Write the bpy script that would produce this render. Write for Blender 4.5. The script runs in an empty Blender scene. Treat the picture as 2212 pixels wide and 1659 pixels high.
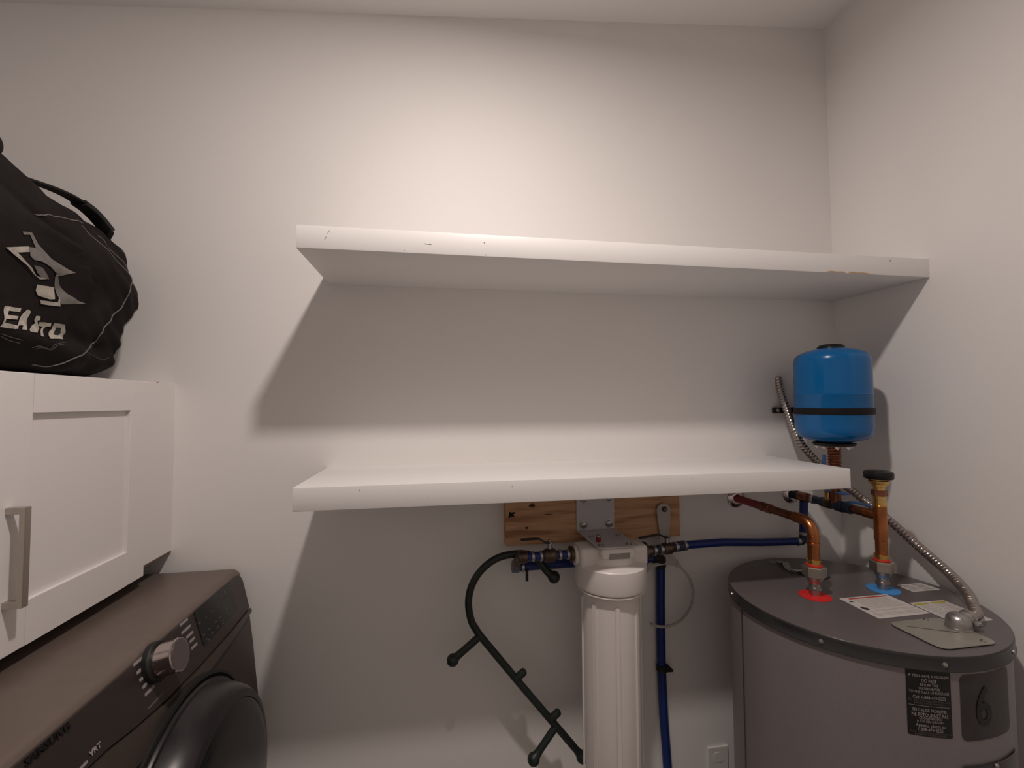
import bpy, bmesh, math, random
from mathutils import Vector, Matrix
from mathutils.bvhtree import BVHTree
from math import sin, cos, pi, radians, sqrt

random.seed(7)
SC = bpy.context.scene
COL = SC.collection

# ------------------------------------------------------------------ camera
yaw, pitch, roll = 0.1635, 0.0414, -0.0061
cy_, sy_, cp_, sp_, cr_, sr_ = cos(yaw), sin(yaw), cos(pitch), sin(pitch), cos(roll), sin(roll)
fwd = Vector((sy_*cp_, cy_*cp_, sp_))
rgt0 = Vector((cy_, -sy_, 0))
up0 = rgt0.cross(fwd)
rgt = rgt0*cr_ + up0*sr_
upv = up0*cr_ - rgt0*sr_
cam_d = bpy.data.cameras.new('camera')
cam = bpy.data.objects.new('camera', cam_d)
COL.objects.link(cam)
M = Matrix((rgt, upv, -fwd)).transposed().to_4x4()
M.translation = Vector((0, 0, 1.42))
cam.matrix_world = M
cam_d.sensor_width = 36.0
cam_d.sensor_fit = 'HORIZONTAL'
cam_d.lens = 977.7/2212*36.0
cam_d.clip_start = 0.02
SC.camera = cam

# ------------------------------------------------------------------ world, lamp, exposure
W = bpy.data.worlds.new('world'); SC.world = W
W.use_nodes = True
W.node_tree.nodes['Background'].inputs[0].default_value = (0.9, 0.9, 1.0, 1)
W.node_tree.nodes['Background'].inputs[1].default_value = 0.02
ld = bpy.data.lights.new('ceiling_light_beam', 'AREA')
ld.shape = 'DISK'; ld.size = 0.085; ld.energy = 14.9; ld.color = (1.0, 0.89, 0.825)
lo = bpy.data.objects.new('ceiling_light_beam', ld)
lo.location = (0.078, 0.438, 2.588)
COL.objects.link(lo)
SC.view_settings.view_transform = 'Standard'
SC.view_settings.look = 'None'
SC.view_settings.exposure = 0.0
SC.view_settings.gamma = 1.0
SC.view_settings.use_curve_mapping = False

# ------------------------------------------------------------------ materials
MATS = {}
def mat(name, col, rough=0.5, metal=0.0, bump=0.0, bscale=200.0, var=0.0, vscale=8.0, emit=None, coat=0.0, spec=0.5, stretch=None, trans=0.0, alpha=1.0, sheen=0.0, bdist=0.001):
    if name in MATS: return MATS[name]
    m = bpy.data.materials.new(name); m.use_nodes = True
    nt = m.node_tree; b = nt.nodes['Principled BSDF']
    b.inputs['Base Color'].default_value = (*col, 1)
    b.inputs['Roughness'].default_value = rough
    b.inputs['Metallic'].default_value = metal
    b.inputs['Coat Weight'].default_value = coat
    b.inputs['Specular IOR Level'].default_value = spec
    b.inputs['Transmission Weight'].default_value = trans
    b.inputs['Sheen Weight'].default_value = sheen
    b.inputs['Alpha'].default_value = alpha
    tc = nt.nodes.new('ShaderNodeTexCoord')
    mp = nt.nodes.new('ShaderNodeMapping')
    nt.links.new(tc.outputs['Object'], mp.inputs[0])
    if stretch: mp.inputs['Scale'].default_value = stretch
    if var > 0:
        n = nt.nodes.new('ShaderNodeTexNoise'); n.inputs['Scale'].default_value = vscale; n.inputs['Detail'].default_value = 6
        nt.links.new(mp.outputs[0], n.inputs['Vector'])
        r = nt.nodes.new('ShaderNodeValToRGB')
        r.color_ramp.elements[0].position = 0.3; r.color_ramp.elements[1].position = 0.7
        r.color_ramp.elements[0].color = (*[c*(1-var) for c in col], 1)
        r.color_ramp.elements[1].color = (*[min(1, c*(1+var)) for c in col], 1)
        nt.links.new(n.outputs[0], r.inputs[0]); nt.links.new(r.outputs[0], b.inputs['Base Color'])
    if bump > 0:
        n2 = nt.nodes.new('ShaderNodeTexNoise'); n2.inputs['Scale'].default_value = bscale; n2.inputs['Detail'].default_value = 4
        nt.links.new(mp.outputs[0], n2.inputs['Vector'])
        bp = nt.nodes.new('ShaderNodeBump'); bp.inputs['Strength'].default_value = bump; bp.inputs['Distance'].default_value = bdist
        nt.links.new(n2.outputs[0], bp.inputs['Height']); nt.links.new(bp.outputs[0], b.inputs['Normal'])
    if emit:
        b.inputs['Emission Color'].default_value = (*emit[0], 1); b.inputs['Emission Strength'].default_value = emit[1]
    MATS[name] = m
    return m

WALL = mat('wall_paint', (0.86, 0.832, 0.815), 0.6, bump=0.12, bscale=260, var=0.012, vscale=3)
CEIL = mat('ceiling_paint', (0.9, 0.88, 0.865), 0.85, bump=0.1, bscale=200)
FLOOR = mat('vinyl_floor', (0.28, 0.25, 0.23), 0.5, var=0.15, vscale=6, stretch=(1, 8, 1))
TRIM = mat('white_trim_paint', (0.8, 0.78, 0.76), 0.4)
SHELF = mat('white_laminate', (0.87, 0.85, 0.835), 0.42, bump=0.03, bscale=300)
CHIP = mat('exposed_fibreboard', (0.50, 0.33, 0.2), 0.8, var=0.2, vscale=300)
SCRATCH = mat('grey_scuff', (0.28, 0.25, 0.24), 0.8)
CAB = mat('cabinet_white_lacquer', (0.80, 0.765, 0.75), 0.5, bump=0.02, bscale=200)
RAW = mat('raw_cabinet_edge', (0.14, 0.09, 0.07), 0.8)
NICKEL = mat('brushed_nickel', (0.5, 0.45, 0.4), 0.35, 0.9, bump=0.05, bscale=400)
FABRIC = mat('black_bag_fabric', (0.0125, 0.0098, 0.0095), 0.85, bump=0.5, bscale=900, spec=0.15, var=0.25, vscale=12, bdist=0.0006)
FABRIC2 = mat('black_webbing', (0.007, 0.006, 0.0065), 0.75, bump=0.5, bscale=1200)
PIPING = mat('grey_bag_piping', (0.13, 0.12, 0.12), 0.6)
STITCH = mat('grey_bag_stitching', (0.07, 0.065, 0.065), 0.7)
PRINTW = mat('white_bag_print', (0.42, 0.38, 0.33), 0.7, var=0.2, vscale=60)
PRINTG = mat('grey_bag_print', (0.16, 0.145, 0.135), 0.6, var=0.2, vscale=40)
PRINTK = mat('black_bag_print', (0.004, 0.004, 0.004), 0.7)
WASH = mat('dark_stainless_paint', (0.17, 0.132, 0.112), 0.38, 0.35, bump=0.06, bscale=500, var=0.04, vscale=30)
WASHP = mat('washer_panel_plastic', (0.045, 0.033, 0.031), 0.32, 0.2)
WASHS = mat('washer_trim_strip', (0.10, 0.078, 0.066), 0.3, 0.5)
WASHB = mat('washer_front_steel', (0.055, 0.043, 0.04), 0.36, 0.35, bump=0.04, bscale=400)
DISP = mat('washer_display_glass', (0.008, 0.008, 0.01), 0.22)
GASKET = mat('black_rubber', (0.008, 0.008, 0.008), 0.6)
GLASS = mat('dark_door_glass', (0.008, 0.009, 0.011), 0.16)
DOORR = mat('washer_door_ring_grey', (0.022, 0.02, 0.022), 0.3, 0.2)
CHROME = mat('polished_chrome', (0.62, 0.55, 0.54), 0.16, 1.0)
KNOBF = mat('knob_face_metal', (0.2, 0.165, 0.165), 0.42, 0.6, bump=0.03, bscale=600)
PRINTL = mat('panel_print_grey', (0.36, 0.32, 0.32), 0.6)
PRINTD = mat('panel_print_dim', (0.13, 0.12, 0.12), 0.6)
LOGO = mat('washer_logo_black', (0.006, 0.005, 0.006), 0.3)
LID = mat('heater_lid_paint', (0.132, 0.114, 0.116), 0.33, 0.1, bump=0.05, bscale=350, var=0.03, vscale=100)
RIM = mat('heater_dark_paint_rim_shade', (0.034, 0.033, 0.035), 0.24, 0.2, bump=0.03, bscale=350)  # rim is lid paint with its sideways shade put in; dark parts share it
BODY = mat('heater_jacket_paint', (0.245, 0.215, 0.22), 0.4, 0.1, bump=0.12, bscale=450, var=0.08, vscale=500)
SEAM = mat('heater_jacket_seam', (0.06, 0.056, 0.06), 0.5)
STEEL = mat('zinc_steel', (0.42, 0.40, 0.39), 0.3, 0.95, bump=0.05, bscale=200)
GALV = mat('galvanised_plate', (0.43, 0.41, 0.36), 0.42, 0.6, var=0.08, vscale=25)
CAST = mat('cast_zinc', (0.42, 0.40, 0.39), 0.34, 0.9, bump=0.3, bscale=150)
CONDUIT = mat('flexible_steel', (0.42, 0.37, 0.34), 0.3, 0.95)
COPPER = mat('copper_pipe', (0.44, 0.165, 0.065), 0.3, 1.0, var=0.3, vscale=25)
COPPERD = mat('tarnished_copper', (0.25, 0.10, 0.06), 0.4, 0.9, var=0.35, vscale=40)
BRASS = mat('yellow_brass', (0.72, 0.46, 0.16), 0.25, 1.0, var=0.1, vscale=50)
BRASSD = mat('dull_brass_valve', (0.12, 0.085, 0.065), 0.38, 0.85, var=0.3, vscale=80)
NUT = mat('dielectric_nut', (0.42, 0.38, 0.33), 0.35, 0.9, var=0.1, vscale=60)
REDG = mat('red_gasket', (0.62, 0.03, 0.015), 0.45)
REDD = mat('red_hot_marker', (0.72, 0.018, 0.018), 0.5)
BLUED = mat('blue_cold_marker', (0.06, 0.30, 0.72), 0.5)
PEXB = mat('blue_pex', (0.004, 0.022, 0.16), 0.4)
PEXR = mat('red_pex', (0.26, 0.012, 0.018), 0.4)
PEXD = mat('dark_blue_fitting', (0.025, 0.045, 0.085), 0.45, 0.3)
HANDB = mat('blue_valve_grip', (0.03, 0.085, 0.22), 0.4)
BLACKP = mat('black_plastic', (0.006, 0.006, 0.006), 0.3, spec=.35)
TANK = mat('blue_tank_enamel', (0.001, 0.115, 0.34), 0.22, coat=0.1, spec=.35)
BAND = mat('black_strap', (0.006, 0.005, 0.006), 0.55, spec=.25)
CANE = mat('dark_green_plastic', (0.007, 0.014, 0.012), 0.42)
FILT = mat('white_filter_plastic', (0.82, 0.77, 0.74), 0.36)
FILTC = mat('translucent_white_plastic', (0.8, 0.75, 0.72), 0.35)
BRACK = mat('white_steel_bracket', (0.60, 0.58, 0.60), 0.45)
REDB = mat('red_vent_button', (0.25, 0.01, 0.01), 0.35)
PAPER = mat('white_sticker_paper', (0.62, 0.58, 0.56), 0.55)
INKG = mat('grey_small_print', (0.36, 0.34, 0.33), 0.6)
INKK = mat('black_print', (0.03, 0.03, 0.03), 0.6)
INKR = mat('red_print', (0.5, 0.04, 0.03), 0.6)
INKY = mat('yellow_print', (0.45, 0.38, 0.05), 0.6)
STKB = mat('black_sticker', (0.004, 0.004, 0.005), 0.5)
STKG = mat('dark_grey_sticker', (0.030, 0.025, 0.026), 0.42, var=.25, vscale=30)
STKT = mat('sticker_white_text', (0.42, 0.38, 0.38), 0.6)
STKD = mat('sticker_dim_text', (0.14, 0.12, 0.12), 0.6)
WPL = mat('white_outlet_plastic', (0.78, 0.75, 0.73), 0.4)
DARKH = mat('dark_hole', (0.01, 0.008, 0.008), 0.9)

def wood_mat():
    m = bpy.data.materials.new('pine_lumber'); m.use_nodes = True
    nt = m.node_tree; b = nt.nodes['Principled BSDF']; b.inputs['Roughness'].default_value = 0.65
    tc = nt.nodes.new('ShaderNodeTexCoord'); mp = nt.nodes.new('ShaderNodeMapping')
    mp.inputs['Scale'].default_value = (1.2, 9, 13)
    n = nt.nodes.new('ShaderNodeTexNoise'); n.inputs['Scale'].default_value = 4.5; n.inputs['Detail'].default_value = 7; n.inputs['Distortion'].default_value = 0.8
    r = nt.nodes.new('ShaderNodeValToRGB')
    r.color_ramp.elements[0].position = 0.32; r.color_ramp.elements[0].color = (0.34, 0.165, 0.08, 1)
    r.color_ramp.elements[1].position = 0.55; r.color_ramp.elements[1].color = (0.62, 0.36, 0.20, 1)
    e = r.color_ramp.elements.new(0.42); e.color = (0.50, 0.275, 0.14, 1)
    nt.links.new(tc.outputs['Object'], mp.inputs[0]); nt.links.new(mp.outputs[0], n.inputs['Vector'])
    nt.links.new(n.outputs[0], r.inputs[0]); nt.links.new(r.outputs[0], b.inputs['Base Color'])
    return m
WOOD = wood_mat()

# ------------------------------------------------------------------ helpers
def tag(o, label=None, cat=None, group=None, kind=None):
    if label: o['label'] = label
    if cat: o['category'] = cat
    if group: o['group'] = group
    if kind: o['kind'] = kind
    return o
def empty(name, loc, label, cat, group=None):
    o = bpy.data.objects.new(name, None); COL.objects.link(o); o.location = loc
    o.empty_display_size = 0.05
    return tag(o, label, cat, group)
def obj(name, bm, m, parent=None, smooth=True, label=None, cat=None, group=None, kind=None, angle=35):
    """world-space bmesh -> object; origin at its centre; parented with the parent's offset undone"""
    bmesh.ops.recalc_face_normals(bm, faces=bm.faces[:]) if bm.faces else None
    me = bpy.data.meshes.new(name)
    vs = [v.co for v in bm.verts]
    c = Vector([(min(v[i] for v in vs)+max(v[i] for v in vs))/2 for i in range(3)])
    bmesh.ops.translate(bm, verts=bm.verts[:], vec=-c)
    bm.to_mesh(me); bm.free()
    me.materials.append(m)
    if smooth:
        me.shade_smooth()
        try: me.set_sharp_from_angle(angle=radians(angle))
        except Exception: pass
    o = bpy.data.objects.new(name, me); COL.objects.link(o)
    if parent:
        o.parent = parent
        p = parent; off = Vector((0, 0, 0))
        while p: off += p.location; p = p.parent
        o.location = c - off
    else: o.location = c
    return tag(o, label, cat, group, kind)

def box(x0, x1, y0, y1, z0, z1, bev=0.0, seg=2, bm=None):
    b = bmesh.new()
    r = bmesh.ops.create_cube(b, size=1)
    for v in b.verts:
        v.co = Vector((x0 if v.co.x < 0 else x1, y0 if v.co.y < 0 else y1, z0 if v.co.z < 0 else z1))
    if bev: bmesh.ops.bevel(b, geom=b.edges[:], offset=bev, segments=seg, affect='EDGES', profile=0.5)
    return merge(bm, b)
def merge(a, b):
    if a is None: return b
    me = bpy.data.meshes.new('tmp'); b.to_mesh(me); b.free(); a.from_mesh(me); bpy.data.meshes.remove(me)
    return a
def xf(bm, m):
    bmesh.ops.transform(bm, matrix=m, verts=bm.verts[:]); return bm
def axis_m(p, d):
    d = Vector(d).normalized()
    q = Vector((0, 0, 1)).rotation_difference(d)
    return Matrix.Translation(Vector(p)) @ q.to_matrix().to_4x4()
def lathe(prof, p, d=(0, 0, 1), n=32, bm=None, phase=0.0, closed=True):
    b = bmesh.new(); rings = []
    for r, h in prof:
        if r < 1e-6: rings.append([b.verts.new((0, 0, h))])
        else: rings.append([b.verts.new((r*cos(2*pi*i/n+phase), r*sin(2*pi*i/n+phase), h)) for i in range(n)])
    for a, c in zip(rings[:-1], rings[1:]):
        for i in range(n):
            j = (i+1) % n
            if len(a) == 1 and len(c) == 1: continue
            if len(a) == 1: b.faces.new((a[0], c[i], c[j]))
            elif len(c) == 1: b.faces.new((a[i], a[j], c[0]))
            else: b.faces.new((a[i], a[j], c[j], c[i]))
    if closed:
        if len(rings[0]) > 1: b.faces.new(rings[0][::-1])
        if len(rings[-1]) > 1: b.faces.new(rings[-1])
    xf(b, axis_m(p, d))
    return merge(bm, b)
def cyl(p, d, r, h, n=24, bev=0.0, bm=None, phase=0.0):
    if bev: prof = [(r-bev, 0), (r-bev*.3, bev*.3), (r, bev), (r, h-bev), (r-bev*.3, h-bev*.3), (r-bev, h)]
    else: prof = [(r, 0), (r, h)]
    return lathe(prof, p, d, n, bm, phase)
def catmull(P, k=8):
    P = [Vector(p) for p in P]; out = []
    Q = [2*P[0]-P[1]]+P+[2*P[-1]-P[-2]]
    for i in range(1, len(Q)-2):
        a, b, c, d = Q[i-1:i+3]
        for j in range(k):
            t = j/k
            out.append(0.5*((2*b)+(c-a)*t+(2*a-5*b+4*c-d)*t*t+(3*b-a-3*c+d)*t**3))
    out.append(P[-1]); return out
def tube(P, r, n=14, bm=None, flat=None, caps=True, refup=None):
    """sweep a circle (or flat=(w,t) ribbon section) along P; r number or function of arc length"""
    b = bmesh.new(); P = [Vector(p) for p in P]; rings = []
    T = [(P[min(i+1, len(P)-1)]-P[max(i-1, 0)]).normalized() for i in range(len(P))]
    u = Vector(refup) if refup else (Vector((0, 0, 1)) if abs(T[0].z) < .9 else Vector((1, 0, 0)))
    u = (u-T[0]*u.dot(T[0])).normalized(); s = 0
    for i, p in enumerate(P):
        if i: s += (p-P[i-1]).length
        u = (u-T[i]*u.dot(T[i])).normalized(); w = T[i].cross(u)
        rr = r(s) if callable(r) else r
        ring = []
        for k in range(n):
            a = 2*pi*k/n
            if flat:
                ca, sa = cos(a), sin(a)
                f = lambda c: math.copysign(abs(c)**0.5, c)
                ring.append(b.verts.new(p+u*(f(ca)*flat[0]/2)+w*(f(sa)*flat[1]/2)))
            else: ring.append(b.verts.new(p+(u*cos(a)+w*sin(a))*rr))
        rings.append(ring)
    for A, B in zip(rings[:-1], rings[1:]):
        for k in range(n):
            j = (k+1) % n; b.faces.new((A[k], A[j], B[j], B[k]))
    if caps: b.faces.new(rings[0][::-1]); b.faces.new(rings[-1])
    return merge(bm, b)
def prism(poly, o, ux, uy, uz, depth, bev=0.0, bm=None, seg=2):
    """2D polygon in the (ux, uy) plane at o, extruded along uz"""
    b = bmesh.new(); o, ux, uy, uz = map(Vector, (o, ux, uy, uz))
    A = [b.verts.new(o+ux*x+uy*y) for x, y in poly]
    B = [b.verts.new(o+ux*x+uy*y+uz*depth) for x, y in poly]
    b.faces.new(A[::-1]); b.faces.new(B); n = len(poly)
    for i in range(n):
        j = (i+1) % n; b.faces.new((A[i], A[j], B[j], B[i]))
    bmesh.ops.recalc_face_normals(b, faces=b.faces[:])
    if bev: bmesh.ops.bevel(b, geom=[e for e in b.edges if abs((e.verts[0].co-e.verts[1].co).normalized().dot(uz.normalized())) < .1], offset=bev, segments=seg, affect='EDGES')
    return merge(bm, b)
def rrect(w, h, r, n=5, cx=0, cy=0):
    P = []
    for (sx, sy, a0) in ((1, 1, 0), (-1, 1, 90), (-1, -1, 180), (1, -1, 270)):
        for i in range(n+1):
            a = radians(a0+90*i/n); P.append((cx+sx*(w/2-r)+r*cos(a), cy+sy*(h/2-r)+r*sin(a)))
    return P
def screw(p, d, r=0.006, m=None, parent=None, name='screw', hexa=False):
    b = lathe([(r*1.25, 0), (r*1.25, r*.25), (r, r*.35), (r*.9, r*.75), (r*.45, r*1.0), (0, r*1.0)] if not hexa else [(r*1.5, 0), (r*1.5, r*.3), (r, r*.3), (r, r*1.0), (r*.8, r*1.15), (0, r*1.15)], p, d, 6 if hexa else 16)
    return obj(name, b, m or STEEL, parent)

def text_bm(s, size, font_bold=0.0, align='CENTER', extr=0.0, xscale=1.0):
    cu = bpy.data.curves.new('t', 'FONT'); cu.body = s; cu.size = size; cu.align_x = align; cu.align_y = 'CENTER'
    cu.offset = font_bold; cu.extrude = extr; cu.resolution_u = 8 if size > .05 else 3
    o = bpy.data.objects.new('t', cu); COL.objects.link(o)
    dg = bpy.context.evaluated_depsgraph_get(); dg.update()
    me = bpy.data.meshes.new_from_object(o.evaluated_get(dg))
    b = bmesh.new(); b.from_mesh(me)
    bpy.data.objects.remove(o); bpy.data.curves.remove(cu); bpy.data.meshes.remove(me)
    for v in b.verts: v.co.x *= xscale
    return b

# ------------------------------------------------------------------ room
XR, YB, ZC, XL, YF = 1.3526, 1.35, 2.739, -1.30, -0.95
def struct(name, bm, m): return obj(name, bm, m, smooth=False, kind='structure')
struct('floor', box(XL-.1, XR+.1, YF-.1, YB+.1, -.1, 0), FLOOR)
# the ceiling slopes gently down towards the left
def zceil(x): return ZC+.104*(x-XR)
struct('ceiling', prism([(XL-.1, zceil(XL-.1)), (XR+.1, zceil(XR+.1)), (XR+.1, ZC+.15), (XL-.1, ZC+.15)], (0, YF-.1, 0), (1, 0, 0), (0, 0, 1), (0, 1, 0), YB-YF+.2), CEIL)
struct('wall_back', box(XL-.1, XR+.1, YB, YB+.1, 0, ZC), WALL)
struct('wall_right', box(XR, XR+.1, YF-.1, YB, 0, ZC), WALL)
struct('wall_left', box(XL-.1, XL, YF-.1, YB, 0, ZC), WALL)
b = box(XL, -.45, YF-.1, YF, 0, ZC); box(.45, XR, YF-.1, YF, 0, ZC, bm=b); box(-.45, .45, YF-.1, YF, 2.05, ZC, bm=b)
struct('wall_front', b, WALL)
d1 = struct('door_1', box(-.45, .45, YF-.07, YF-.035, 0.005, 2.05, .002), TRIM)
b = box(-.52, -.45, YF, YF+.015, 0, 2.12, .002); box(.45, .52, YF, YF+.015, 0, 2.12, .002, bm=b); box(-.45, .45, YF, YF+.015, 2.05, 2.12, .002, bm=b)
struct('trim_1', b, TRIM)
obj('door_handle', lathe([(.026, 0), (.026, .006), (.01, .01), (.01, .04), (.024, .048), (.027, .06), (.02, .072), (0, .074)], (.38, YF-.035, 1.0), (0, 1, 0)), NICKEL, d1)
struct('baseboard_back', box(-.40, XR, YB-.012, YB, 0, .1, .003), TRIM)
struct('baseboard_right', box(XR-.012, XR, YF, YB-.012, 0, .1, .003), TRIM)

# ceiling downlight (just above the frame)
LP = (0.078, 0.438, 2.6064); LD = (-.1034, 0, .9946)
cl = empty('ceiling_light', LP, 'small round recessed ceiling light with a white trim ring', 'ceiling light')
obj('trim_ring', lathe([(.046, -.002), (.048, -.014), (.075, -.008), (.078, 0), (.046, 0), (.046, -.002)], LP, LD, closed=False, n=40), TRIM, cl)
obj('diffuser', lathe([(0, -.004), (.046, -.004)], LP, LD, closed=False, n=32), mat('lamp_diffuser', (.9, .9, .9), .5, emit=((1, .88, .78), 12)), cl)

# ------------------------------------------------------------------ shelves
us = empty('floating_shelf', (.52, 1.2, 1.762), 'upper white floating shelf with scuffed, chipped front edge, running into the corner', 'shelf', 'white floating shelves')
obj('shelf_board', box(-.3060, XR, 1.0405, YB, 1.762, 1.8135, .0012), SHELF, us)
yy = 1.0402
b = None
for pts in ([(1.020, 1.7628), (1.035, 1.7668), (1.055, 1.7655), (1.072, 1.7664), (1.083, 1.7628)], [(1.090, 1.7628), (1.097, 1.7672), (1.118, 1.7657), (1.138, 1.7663), (1.16, 1.7640), (1.172, 1.7628)]):
    b = prism(pts, (0, yy, 0), (1, 0, 0), (0, 0, 1), (0, -1, 0), .0004, bm=b)
obj('edge_chip', b, CHIP, us, smooth=False, kind='stuff')
b = tube([(-.243, yy, 1.790), (-.246, yy, 1.783)], .0006, 6); tube([(-.236, yy, 1.805), (-.240, yy, 1.797)], .0005, 6, bm=b)
tube([(-.03, yy, 1.785), (-.014, yy, 1.784)], .0005, 6, bm=b); tube([(.107, yy, 1.795), (.1085, yy, 1.7945)], .001, 6, bm=b)
tube([(1.223, yy, 1.800), (1.225, yy, 1.805)], .0008, 6, bm=b); tube([(.11, yy, 1.766), (.1115, yy, 1.7655)], .0008, 6, bm=b); tube([(-.075, yy, 1.7675), (-.0735, yy, 1.7675)], .0008, 6, bm=b)
obj('edge_scratch', b, SCRATCH, us, kind='stuff')
ls = empty('floating_shelf', (.38, 1.2, 1.1894), 'lower white floating shelf above the water filter, ending short of the corner', 'shelf', 'white floating shelves')
obj('shelf_board', box(-.3060, 1.0745, 1.0405, YB, 1.1894, 1.2407, .0014), SHELF, ls)
b = tube([(-.168, yy, 1.232), (-.1665, yy, 1.231)], .0009, 6)
for x, z in ((-.02, 1.209), (.17, 1.228), (.33, 1.208), (.62, 1.232), (.44, 1.2)): tube([(x, yy, z), (x+.001, yy, z-.0008)], .0007, 6, bm=b)
obj('edge_scratch', b, SCRATCH, ls, kind='stuff')

# ------------------------------------------------------------------ cabinet
def shaker_door(y0, y1, hy, parent, z0=1.0135, z1=1.4765, x=-.690):
    t = .019
    st = .0625
    d = bmesh.new()
    box(x-t, x, y0, y0+st, z0, z1, .0012, bm=d); box(x-t, x, y1-st, y1, z0, z1, .0012, bm=d)
    d2 = box(x-t, x, y0+st, y1-st, z0, z0+.0745); box(x-t, x, y0+st, y1-st, z1-.0685, z1, bm=d2)
    merge(d, d2)
    dr = obj('door', d, CAB, parent, smooth=False)
    obj('door_panel', box(x-.014, x-.0085, y0+st-.002, y1-st+.002, z0+.072, z1-.066), CAB, dr, smooth=False)
    h = box(x+.020, x+.029, hy-.006, hy+.006, 1.093, 1.2545, .001)
    box(x, x+.022, hy-.006, hy+.006, 1.2435, 1.2545, .001, bm=h); box(x, x+.022, hy-.006, hy+.006, 1.093, 1.104, .001, bm=h)
    obj('handle', h, NICKEL, dr, smooth=False, label='brushed nickel square bar handle')
cb = empty('wall_cabinet', (-.99, .85, 1.0135), 'white shaker wall cabinet with a bar handle, above the washer', 'cabinet')
shaker_door(.8465, 1.224, .869, cb)
shaker_door(.466, .8435, .489, cb)
obj('cabinet_body', box(XL, -.7095, .466, 1.232, 1.0145, 1.4765, .001), CAB, cb, smooth=False)
obj('filler_strip', box(-.722, -.697, 1.2265, YB, 1.0335, 1.4765, .0008), CAB, cb, smooth=False)
b = box(-.7225, -.6975, 1.2262, YB, 1.029, 1.0335)
obj('raw_edge', b, RAW, cb, smooth=False, label='unfinished brown lower edge')
obj('top_board', box(XL, -.722, 1.232, YB, 1.4565, 1.4765), CAB, cb, smooth=False)
obj('edge_chip', tube([(-.697, 1.268, 1.4768), (-.697, 1.275, 1.4772)], .0012, 6), CHIP, cb)

# ------------------------------------------------------------------ washer
wm = empty('washing_machine', (-.88, .977, 0), 'dark grey front loading washing machine below the white cabinet', 'washing machine')
Y0, Y1 = .634, 1.320
def wprof(pts, y0, y1, bev=0):
    return prism([(x, z) for x, z in pts], (0, y0, 0), (1, 0, 0), (0, 0, 1), (0, 1, 0), y1-y0, bev)
def rounded(P, r=.012, n=5, which=None):
    out = []
    N = len(P)
    for i in range(N):
        if which and i not in which: out.append(P[i]); continue
        a, c, d = Vector(P[i-1]), Vector(P[i]), Vector(P[(i+1) % N])
        u = (a-c).normalized(); w = (d-c).normalized()
        rr = r[i] if isinstance(r, dict) else r
        p, q = c+u*rr, c+w*rr
        for k in range(n+1):
            t = k/n; out.append(tuple((p*(1-t)**2+c*2*t*(1-t)+q*t*t)[:2]))
    return out
def px(z): return -.497-.244*(z-.9115)     # the tilted control panel plane
P = [(-1.27, .02), (-.50, .02), (-.488, .12), (px(.885)-.012, .885), (px(.97)-.004, .972), (px(.985)-.010, .985), (-1.27, .985)]
P = rounded(P, {5: .012, 4: .006}, which=(4, 5))
obj('cabinet_shell', wprof(P, Y0, Y1), WASH, wm, angle=50)
# control panel: dark plastic fascia, rounded at its right-hand end
def onpanel(y, z, h=0.0): return Vector((px(z)+h*.9715, y, z+h*.237))
def panel_patch(poly, h0, h1, m, name, parent, label=None, smooth=False):
    b = bmesh.new()
    A = [b.verts.new(onpanel(y, z, h0)) for y, z in poly]; B = [b.verts.new(onpanel(y, z, h1)) for y, z in poly]
    b.faces.new(A[::-1]); b.faces.new(B)
    for i in range(len(poly)):
        j = (i+1) % len(poly); b.faces.new((A[i], A[j], B[j], B[i]))
    return obj(name, b, m, parent, smooth=smooth, label=label)
top = [(Y0+.002, .9765), (1.29, .9765)]
arc = [(1.29+.028*sin(a), .9485+.028*cos(a)) for a in [pi/2*k/6 for k in range(1, 7)]]
low = [(1.318, .884), (1.20, .8775), (1.07, .8765), (.95, .880), (.86, .889), (.80, .8985), (.76, .9005), (Y0+.002, .902)]
cp = panel_patch(top+arc+low, -.008, 0, WASHP, 'control_panel', wm, 'dark brown control panel with printed wash cycles')
strip = [(Y0+.002, .8995), (.76, .898), (.80, .896), (.86, .8865), (.95, .8775), (1.07, .874), (1.20, .875), (1.318, .8815), (1.3195, .872), (1.20, .858), (1.10, .852), (.98, .845), (.86, .838), (Y0+.002, .835)]
panel_patch(strip, -.008, .0035, WASHS, 'trim_strip', wm, 'lighter satin strip under the control panel')
disp = panel_patch(rounded([(1.082, .9785), (1.249, .9785), (1.2575, .906), (1.089, .9005)], .004), 0, .0012, DISP, 'display', cp, 'black glass touch display')
bars_l = [(.8878, .9126, .9755), (.8906, .9221, .960), (.8925, .9188, .946), (.8951, .9377, .9325), (.8966, .9234, .9187)]
bars_r = [(1.0295, 1.0588, .975), (1.0281, 1.0622, .9595), (1.039, 1.0659, .945), (1.0465, 1.0667, .9325), (1.0466, 1.0699, .9185)]
rnd = random.Random(3)
def wordbar(b, y0, y1, z, hh, h=.0003):
    y = y0
    while y < y1-.001:       # a row of letter-sized strokes
        w = min(rnd.uniform(.0016, .0026), y1-y)
        zt = hh*rnd.uniform(.75, 1.0)
        pts = [(y, z-zt/2), (y+w*.93, z-zt/2), (y+w*.93, z+zt/2), (y, z+zt/2)]
        A = [b.verts.new(onpanel(*p, h)) for p in pts]; b.faces.new(A)
        y += w
b = bmesh.new()
for y0, y1, z in bars_l+bars_r: wordbar(b, y0, y1, z, .0062, .0004)
obj('cycle_print', b, PRINTL, cp, smooth=False, kind='stuff')
b = bmesh.new()
def pl(y0, z0, y1, z1, w=.0006):
    d = Vector((y1-y0, z1-z0)).normalized()*w/2; n = Vector((-d.y, d.x))
    b.faces.new([b.verts.new(onpanel(p[0], p[1], .0004)) for p in (Vector((y0, z0))-n, Vector((y1, z1))-n, Vector((y1, z1))+n, Vector((y0, z0))+n)])
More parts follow.
